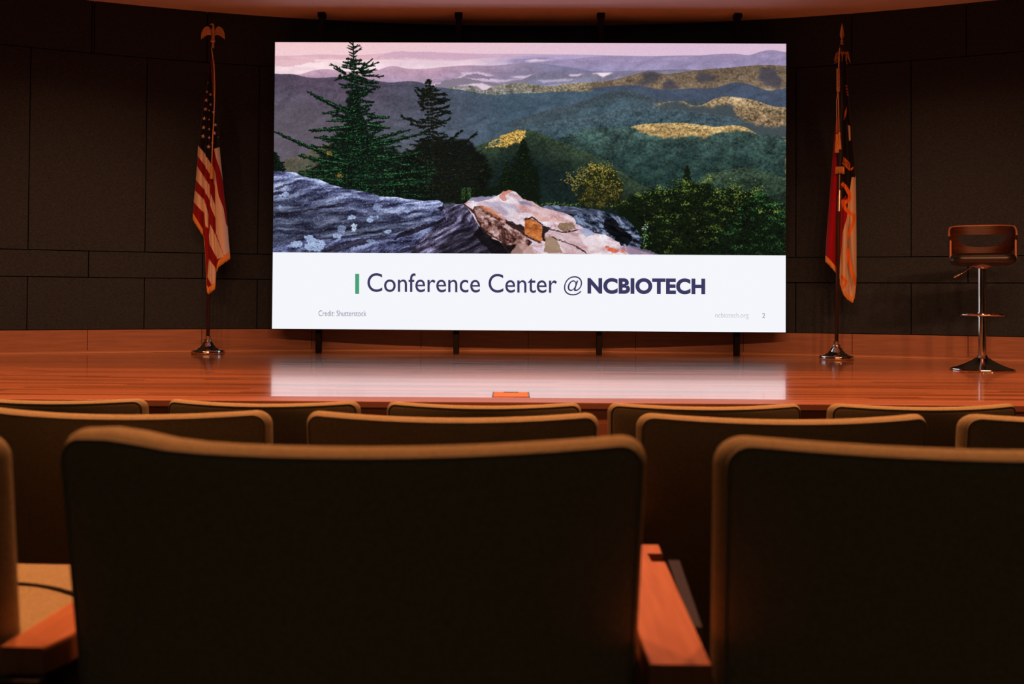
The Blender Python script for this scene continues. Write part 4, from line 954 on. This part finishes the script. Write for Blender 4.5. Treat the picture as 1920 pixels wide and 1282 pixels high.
# --- state flag
pr = atz(1568.5, 674, STZ); YRb = pr.y; print('right flag depth', YRb)
nc = Cloth(104, [(104, 1573.5, 1586), (150, 1574, 1589), (200, 1571, 1593), (230, 1567, 1597), (262, 1563.5, 1600), (300, 1560.5, 1604), (350, 1557, 1605), (400, 1553, 1605.5), (450, 1549, 1606), (480, 1547.5, 1606), (560, 1547, 1606)],
           [(1547, 480), (1554, 486), (1568, 502), (1571, 514), (1575, 524), (1578, 536), (1582, 545), (1590, 554), (1599, 559), (1603, 548), (1606, 520)], YRb, [0, .33, .50, .72, 1.0], .05, sunk=.055)
def nc_img():
    C = DCanvas(CW, CH, lambda x, y: (nc.inv(x, y)[0]*CW, nc.inv(x, y)[1]*CH))
    red, wh, bl, go = srgb(150, 8, 28), srgb(204, 184, 156), srgb(12, 13, 24), srgb(226, 122, 44)
    C.a[:] = bl
    C.poly([(1520, 222), (1576, 222), (1576, 345), (1588, 372), (1588, 408), (1580, 434), (1579, 473), (1574, 540), (1520, 540)], red, 1.)
    C.poly([(1597, 332), (1620, 330), (1620, 600), (1550, 600), (1570, 540), (1577, 474), (1580, 434), (1588, 408), (1590, 378), (1594, 352)], wh, 1.)
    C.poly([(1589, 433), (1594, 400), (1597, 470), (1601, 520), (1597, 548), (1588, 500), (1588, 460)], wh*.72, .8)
    C.poly([(1589.5, 234), (1594, 236), (1595, 262), (1592, 265)], wh, 1.)
    C.poly([(1581, 226), (1583, 211), (1588, 199), (1588, 210), (1584, 222)], go, .9)
    for x, y in ((1587, 161), (1588, 167), (1589, 173), (1590, 178)): C.poly([(x-1.6, y-2.4), (x+2, y-1), (x+1.4, y+2.4), (x-2, y+1)], go, .8)
    C.poly([(1578, 289), (1594, 306), (1594, 321), (1578, 306)], go*.9, 1.)
    C.poly([(1594, 316), (1601, 312), (1599, 317), (1596, 320)], go, .9)
    def fr(pts, th=7.):
        P = [C.tx(*p) for p in pts]
        for (x0, y0), (x1, y1) in zip(pts, pts[1:]):
            dx, dy = x1-x0, y1-y0; l = math.hypot(dx, dy); nx, ny = -dy/l*th/2, dx/l*th/2
            C.poly([(x0+nx, y0+ny), (x1+nx, y1+ny), (x1-nx, y1-ny), (x0-nx, y0-ny)], go, 1.)
    C.poly([(1577, 352), (1590, 362), (1578, 374)], bl, 1.)
    fr([(1578, 343), (1586, 351), (1594, 366), (1592, 376), (1582, 380)]); fr([(1580, 374), (1583, 389), (1592, 398), (1602, 405)]); fr([(1601, 402), (1601, 412), (1596, 428), (1590, 444)], 6)
    fr([(1590, 466), (1591, 484), (1596, 506), (1603, 524), (1604, 535)], 6); fr([(1577, 517), (1584, 525), (1588, 530)], 6); fr([(1586, 530), (1580, 541)], 5)
    return make_image('state_flag_cloth', C.a)
fl2 = empty('flagpole', (pr.x, pr.y, STZ), 'red, white and navy flag on a pole topped by a spear, right of screen', 'flag', 'flags on stands flanking the screen')
stand_base(pr.x, pr.y, fl2, .127)
tq = at(1578, 84, YRb)
Geo().tube([(pr.x, pr.y, STZ+.125), tuple(tq)], .0135, 16).out('pole', M['pole'], fl2)
def G2(px, py, dy=0.): return at(px, py, YRb+dy)
g = Geo().tube([G2(1574, 357, 0), G2(1573.2, 396, 0)], .0155, 16)
setp(g.out('pole_joint', M['nickel'], fl2, autos=40), 'bright metal joint of the pole')
nc.build(cloth_mat('state_flag_cloth', nc_img()), fl2)
nc.fringe(M['fringe'], fl2, 0., .42, 11); nc.fringe(M['fringe'], fl2, .47, .99, 9)
# blue pole sleeve with its hem fringe
V = []; Fc = []; NS = 24; KS = 40
for j in range(KS+1):
    f = j/KS; y = 104+(326-104)*f; cx = 1579-(y-104)*.0205+.3*math.sin(j*.8); r = (.018+.006*math.sin(j*.45)+.004*f)
    c = at(cx, y, YRb-.004)
    for i in range(NS):
        a = 2*math.pi*i/NS; V.append((c.x+r*(1+.12*math.sin(3*a+j*.3))*math.cos(a), c.y+r*math.sin(a), c.z))
    if j < KS:
        for i in range(NS): k = (i+1) % NS; Fc.append((j*NS+i, (j+1)*NS+i, (j+1)*NS+k, j*NS+k))
M['navy'] = mat('navy_satin', (.010, .010, .018), .55, spec=.3)
setp(mesh('sleeve', V, Fc, M['navy'], fl2), 'dark blue pole sleeve')
for y0_, y1_, n_, sp_ in ((99, 112, 22, .05), (313, 326, 20, .012)):
    g = Geo()
    for i in range(n_):
        a = 2*math.pi*i/n_; cxx = 1579-(y0_-104)*.0205
        c = at(cxx, y0_, YRb-.004); d = at(cxx-.2, y1_, YRb-.004); r0 = .02
        if y0_ < 200: g.tube([(c.x+.01*math.cos(a), c.y+.01*math.sin(a), c.z), (c.x+(.02+sp_*.5)*math.cos(a), c.y+(.02+sp_*.5)*math.sin(a), c.z-.006+.008*math.sin(i*1.7)), (d.x+(.026+sp_*.5)*math.cos(a+.3*math.sin(i*3.1)), d.y+(.022+sp_*.6)*math.sin(a), d.z+.014*math.sin(i*2.3)), (d.x+(.030+sp_*.6)*math.cos(a+.3*math.sin(i*3.1)), d.y+(.022+sp_*.6)*math.sin(a), d.z-.012+.018*math.sin(i*2.3))], [.0028, .0028, .0022, .0012], 5)
        else: g.tube([(c.x+.029*math.cos(a), c.y+.029*math.sin(a), c.z), (d.x+.031*math.cos(a), d.y+.031*math.sin(a), d.z+.002*math.sin(i*3.))], .0042, 5)
    g.out('sleeve_fringe', M['fringe'], fl2)
# spear finial
g = Geo().lathe([(.0, 0), (.0095, .0), (.0095, .035), (.0125, .038), (.014, .043), (.010, .05), (.0075, .058), (.013, .064), (.0085, .071), (.005, .078), (.004, .085), (.0, .086)], 20, tuple(G2(1578.6, 93.5)))
b0 = G2(1578.8, 74.5)
V = []; rings = [(0, .004), (.02, .0135), (.032, .0165), (.05, .0155), (.08, .0105), (.105, .005), (.127, .0004)]
for z, r in rings: V += [(b0.x-r, b0.y, b0.z+z), (b0.x, b0.y-r*.35, b0.z+z), (b0.x+r, b0.y, b0.z+z), (b0.x, b0.y+r*.35, b0.z+z)]
Fc = [(k*4+i, k*4+(i+1) % 4, k*4+4+(i+1) % 4, k*4+4+i) for k in range(len(rings)-1) for i in range(4)]+[(0, 1, 2, 3)]
g.add(V, Fc)
setp(g.out('finial', M['gold'], fl2, autos=30), 'spear point finial')
# cord with its knot and two tassels
g = Geo()
g.tube([G2(1574.3, 90, -.02), G2(1573.6, 110, -.035), G2(1572.2, 130, -.04)], .005, 8)
for ph in (0, 2.1, 4.2):
    g.tube([G2(1571.6+2.3*math.sin(ph+k*.75), 129+k*2.1, -.045+.012*math.cos(ph+k*.75)) for k in range(21)], .0052, 7)
for dx in (-1.6, 1.6):
    g.tube([G2(1571.3, 170, -.05), G2(1570.5+dx, 190, -.055), G2(1571.3+dx*1.25, 250, -.07)], .0036, 8)
cord2 = g.out('cord', M['cord'], fl2)
for dx, dz in ((-2.2, 3), (2.3, 0)):
    c = G2(1571.3+dx, 248+dz, -.072)
    Geo().lathe([(.002, .0), (.008, -.002), (.0095, -.01), (.008, -.016), (.0095, -.02), (.008, -.027), (.0095, -.031), (.008, -.038), (.0095, -.042), (.0085, -.05), (.012, -.056), (.0155, -.105), (.016, -.128-.004*dz), (.0, -.13-.004*dz)], 20, tuple(c)).out('tassel', M['fringe'], cord2, autos=40)
# scroll letters that show between the folds
cu = bpy.data.curves.new('scroll_letters', 'FONT'); cu.body = 'IL 12'; cu.size = 1; cu.offset = .015
o = bpy.data.objects.new('scroll_letters', cu); col.objects.link(o); bpy.context.evaluated_depsgraph_get().update()
me = bpy.data.meshes.new_from_object(o.evaluated_get(bpy.context.evaluated_depsgraph_get())); bpy.data.objects.remove(o)
V = [v.co.copy() for v in me.vertices]; Fc = [tuple(p.vertices) for p in me.polygons]
bx0, bx1 = min(v.x for v in V), max(v.x for v in V); by1 = max(v.y for v in V); P = []
for v in V:
    fx = (v.x-bx0)/(bx1-bx0); fy = v.y/by1; x = 1578.6+fx*13.2; y = 301.0+fx*13.5-fy*8.2; q, t = nc.inv(x, y); P.append(nc.p(q, t, 0, .004))
setp(mesh('scroll_letters', P, Fc, M['navy'], fl2, smooth=False), 'dark letters on the gold scroll')

# ---------------------------------------------------------------- bar stool
ps = atz(1842, 693, STZ); k_ = ps.y/F
print('stool depth', ps.y)
st = empty('bar_stool', (ps.x, ps.y, STZ), 'chrome pedestal bar stool with a black seat and curved walnut back on the stage', 'stool', rz=R_(-23))
S_ = 1.0
def zpx(py): return (693-py)*k_
Geo().lathe([(.0, .001), (.196, .001), (.2, .004), (.199, .009), (.185, .013), (.15, .022), (.105, .04), (.07, .058), (.045, .074), (.031, .083), (.030, .092), (.026, .094), (.026, .1), (.0, .1)], 64).out('base', M['chrome'], st, local=True, autos=60)
zt_ = zpx(503)
Geo().lathe([(.0, .095), (.0245, .095), (.0245, zpx(594)), (.03, zpx(594)), (.03, zpx(586)), (.0245, zpx(586)), (.0245, zt_), (.0, zt_)], 32).out('column', M['chrome'], st, local=True, autos=50)
g = Geo(); fr_ = .125; zf = zpx(590)
g.tube([(fr_*math.sin(2*math.pi*i/40), -.05-fr_*.95*math.cos(2*math.pi*i/40)*1.0, zf) for i in range(40)], .0085, 10, True)
g.tube([(-.02, 0, zf), (-.09, -.08, zf)], .007, 8); g.tube([(.02, 0, zf), (.09, -.08, zf)], .007, 8)
g.out('footrest', M['chrome'], st, local=True)
zs_b, zs_t = zpx(497), zpx(476.5)
Geo().lathe([(.0, zt_-.002), (.03, zt_-.002), (.04, zt_+.004), (.056, zt_+.012), (.062, zs_b+.002), (.0, zs_b+.002)], 40).out('mounting_plate', M['chrome'], st, local=True, autos=50)
g = Geo().tube([(-.03, -.05, zt_+.014), (-.066, -.07, zt_+.013), (-.1, -.09, zt_-.02), (-.125, -.1, zt_-.035), (-.17, -.12, zt_-.062)], [.0035, .0035, .0035, .0045, .0055], 10)
g.out('lever', M['chrome'], st, local=True)
hs = (zs_t-zs_b)/2
V, Fc = pillow(.193, .18, .07, hs*.95, 2*hs, .006)
mesh('seat', [(v[0], v[2]-.01, v[1]+(zs_b+zs_t)/2) for v in V], Fc, M['leather'], st, local=True)
# curved back shell with its openings
zT = zpx(420)
def plan(phi, off=0.):
    s_, c_ = math.sin(phi), math.cos(phi)
    x = (.1985+off)*math.copysign(abs(s_)**.72, s_); y = (.175+off)*math.copysign(abs(c_)**.8, c_)
    return x, y
def ztop(d): 
    d = abs(d); return zT-.012*(d/60)**2 if d < 60 else (zT-.012-(.105)*(1-math.cos(min(1, (d-60)/50)*math.pi/2)))
def zbot(d):
    d = abs(d); b = zpx(478)
    if d < 42: return b-.006
    if d < 70: return b-.006+(.052)*((d-42)/28)**1.2
    if d < 84: return b+.046
    return b+.046-(.075)*((d-84)/26)**.8
def hole(d):
    d = abs(d); zc = zpx(449)
    if d > 44: return zc+.02, zc+.02
    w_ = (1-(d/44)**4); hi = zc+.02+.021*min(1, w_*2.5); lo = zc+.02-.062*max(0, 1-(d/44)**2)**.7; return lo, hi
V = []; Fc = []; n_ = 110; off = .006; mz = 6
def strip(fa, fb):
    global V, Fc
    n0 = len(V)
    for i in range(n_+1):
        d = -110+220*i/n_; ph = R_(d); a, b = fa(d), fb(d)
        for j in range(mz+1):
            z = a+(b-a)*j/mz; lean = .02*(z-zs_t)/.2*max(0, math.cos(ph))
            for o_ in (-off, off): x, y = plan(ph, o_); V.append((x, y+lean-.02, z))
    W = (mz+1)*2
    for i in range(n_):
        for j in range(mz):
            a = n0+i*W+j*2; b = n0+(i+1)*W+j*2
            Fc.extend([(a, b, b+2, a+2), (a+1, a+3, b+3, b+1)])
        a = n0+i*W; b = n0+(i+1)*W
        if fa is zbot or abs(-110+220*(i+.5)/n_) < 44: Fc.append((a, a+1, b+1, b))
        a += mz*2; b += mz*2
        if fb is ztop or abs(-110+220*(i+.5)/n_) < 44: Fc.append((a, b, b+1, a+1))
    for i in (0, n_):
        for j in range(mz): a = n0+i*W+j*2; Fc.append((a, a+2, a+3, a+1))
strip(lambda d: hole(d)[1], ztop); strip(zbot, lambda d: hole(d)[0])
bk = mesh('backrest', V, Fc, M['walnut'], st, local=True, weld=.0004, autos=35)
g = Geo()
pts = []
for i in range(0, n_+1):
    d = -110+220*i/n_; x, y = plan(R_(d)); z = ztop(d); lean = .02*(z-zs_t)/.2*max(0, math.cos(R_(d))); pts.append((x, y+lean-.02, z))
for s in (0, -1):
    x, y, z = pts[s]
    q = [(x, y, zbot(110)+(z-zbot(110))*k/8) for k in range(9)]
    if s == 0: lead = q
    else: tail = q[::-1]
g.tube(lead[:-1]+pts+tail[1:], .0065, 8)
setp(g.out('edge_band', M['ply_edge'], bk, local=True), 'lighter plywood edge')

# ---------------------------------------------------------------- auditorium seats
HB = .81                       # height of the back above its row's floor
AW = .284
def back_f(x, y, z):
    zz = z+.555; k = (zz-HB)
    wdt = 1+.095*k
    X = x*wdt; Y = y-.068*(1-min(1, (x/AW)**2)) - (.17*k); zz += .006*(x/AW)**2*max(0, (z+.05)/.3)
    return (X, Y, zz)
def build_seat(down=False, bump=False, arm=True):
    r = empty('auditorium_seat', (0, 0, 0), 'x', 'seat', 'auditorium seats in three rows')
    def bf(x, y, z):
        X, Y, Z = back_f(x, y, z)
        if bump:
            fz = max(0, (z-.2)/.055) if z > .2 else 0
            Z += .007*math.exp(-((x+.215)/.045)**2)*min(1, fz); Y -= .006*math.exp(-((x+.2)/.06)**2)*min(1, fz)*(1 if y < 0 else -1)
        return (X, Y, Z)
    V, Fc = pillow(AW, .255, .030, .018, .046, .004, bf)
    mesh('backrest', V, Fc, M['seat'], r, local=True)
    bkr = r.children[0]
    # welt seams along the edge, front and rear
    for sy in (-1, 1):
        P = ring_outline(AW-.008, .255-.008, .023); g = Geo()
        g.tube([bf(x, sy*.0203, z) for x, z in P], .0022, 6, True); g.out('piping', M['piping'], bkr, local=True)
    # cushion
    cw = .245 if down else .222
    V, Fc = pillow(cw, .215, .05, .04, .095, .008)
    if down: T = Matrix.Translation((0, .33, .475)) @ Matrix.Rotation(R_(8), 4, 'X')
    else: T = Matrix.Translation((0, .185, .475)) @ Matrix.Rotation(R_(80), 4, 'X')
    mesh('seat_cushion', [T @ Vector((v[0], v[2], v[1])) for v in V], Fc, M['seat'], r, local=True)
    ck = [c for c in r.children if c.name.startswith('seat_cushion')][0]
    P = ring_outline(cw-.012, .215-.012, .045); g = Geo()
    if down: g.tube([T @ Vector((-.2+.4*i/20, .10-.05*abs((i-10)/10)**3, .0545-.004*abs((i-10)/10)**4)) for i in range(21)], .0028, 6)
    else: g.tube([T @ Vector((p[0], p[1], .042)) for p in P], .0025, 6, True)
    g.out('piping', M['shellb'] if down else M['piping'], ck, local=True)
    V, Fc = pillow(cw-.012, .203, .04, .01, .022, 0)
    mesh('bounce_pan', [T @ Vector((v[0], v[2], v[1]-.046)) for v in V], Fc, M['shellb'], r, local=True)  # dark unseen pan, added to cut light bouncing onto the next row's backs
    # steel standard under the seat
    g = Geo().box(-.2, .2, .06, .12, .30, .34, .004)
    for s in (-1, 1): g.box(s*.2-.014, s*.2+.014, .02, .26, .012, .42, .004); g.box(s*.2-.03, s*.2+.03, -.02, .33, .0, .014, .003)
    g.out('frame', M['dark_metal'], r, local=True, smooth=False)
    # right-hand armrest: shaped wooden top on a dark panel
    if arm:
        ax = AW+(.0265 if down else .0275); zt2 = HB-.204; kx = .9 if down else 1.
        g = Geo(); 
        out = [(-.030, -.006), (-.030, .1), (-.029, .42), (.036, .42), (.034, .372), (.016, .372), (.016, .33), (.033, .33), (.029, .03), (.018, -.006)] if down else [(-.030, -.036), (-.030, .04), (-.024, .42), (.042, .42), (.040, .372), (.020, .372), (.020, .33), (.038, .33), (.0285, -.036)]
        out = [(x*kx, y) for x, y in out]
        V = [(ax+x, y, z) for z in (zt2-.026, zt2-.003) for x, y in out]+[(ax+x*.96, y, zt2) for x, y in out]
        m_ = len(out); Fc = [tuple(range(m_))[::-1], tuple(range(2*m_, 3*m_))]
        for a in (0, m_): Fc += [(a+k, a+(k+1) % m_, a+m_+(k+1) % m_, a+m_+k) for k in range(m_)]
        am = mesh('armrest', V, Fc, M['arm'], r, local=True, smooth=False)
        setp(am, 'orange wood armrest')
        Geo().box(ax-.022, ax+.018, -.02, .40, .02, zt2-.027, .004).out('arm_panel', M['dark_metal'], am, local=True, smooth=False)
        g = Geo(); V = []
        p0, p1 = (.0255, .11), (.044, .385)
        for z in (zt2-.30, zt2-.012): V += [(ax+p0[0]+.008, p0[1], z), (ax+p0[0]+.020, p0[1], z), (ax+p1[0]+.020, p1[1], z), (ax+p1[0]+.005, p1[1], z)]
        g.add(V, [(0, 1, 2, 3), (4, 7, 6, 5), (0, 4, 5, 1), (1, 5, 6, 2), (2, 6, 7, 3), (3, 7, 4, 0)])
        tb = g.out('writing_tablet', M['tablet'], r, local=True, smooth=False); setp(tb, 'dark folded writing tablet')
    return r
def dup(r):
    c = r.copy(); col.objects.link(c)
    for ch in r.children:
        d = ch.copy(); col.objects.link(d); d.parent = c
        for gch in ch.children:
            e_ = gch.copy(); col.objects.link(e_); e_.parent = d
    return c
RC = 18.0                      # rows curve about a point on the stage
def row_z(row): return {1: CZ-.137-HB, 2: CZ-.2277-HB, 3: CZ-.3115-HB}[row]
def place(r, row, X, label, drot=0.):
    y0 = {1: .985, 2: 1.965, 3: 2.955}[row]
    r.location = (X, y0+X*X/(2*RC), row_z(row)); r.rotation_euler = (0, 0, math.atan2(X, RC)+drot); r['label'] = label
bpy.context.view_layer.update()
proto = build_seat()
sdown = build_seat(down=True)
sbump = build_seat(bump=True)
place(sbump, 1, -.1515, 'olive-brown seat filling the middle of the nearest row, its whole back turned to the viewer')
place(sdown, 1, -.775, 'nearest-row seat cut off by the left edge, its tan cushion folded down')
place(proto, 1, .481, 'nearest-row seat at the lower right, cut off by the right edge, beyond the wooden armrest')
r2 = [(-.747, 'second-row seat at the left, behind the upper left corner of the big front seat'),
      (-.113, 'second-row seat in the middle, directly beyond the big front seat'),
      (.526, 'second-row seat right of centre, beyond the gap with the orange armrest'),
      (1.158, 'second-row seat at the right edge of the picture, only its left corner in view')]
for X, lb in r2: place(dup(proto), 2, X, lb)
r3 = [(-1.352, 'third-row seat at the far left, nearest the stage below the left flag'),
      (-.722, 'third-row seat second from the left, below the left end of the wall reflection'),
      (-.079, 'third-row seat in front of the floor box at the centre of the stage edge'),
      (.564, 'third-row seat below the right end of the video wall reflection'),
      (1.211, 'third-row seat at the far right, below the stool and the spear-topped flag')]
for X, lb in r3: place(dup(proto), 3, X, lb)
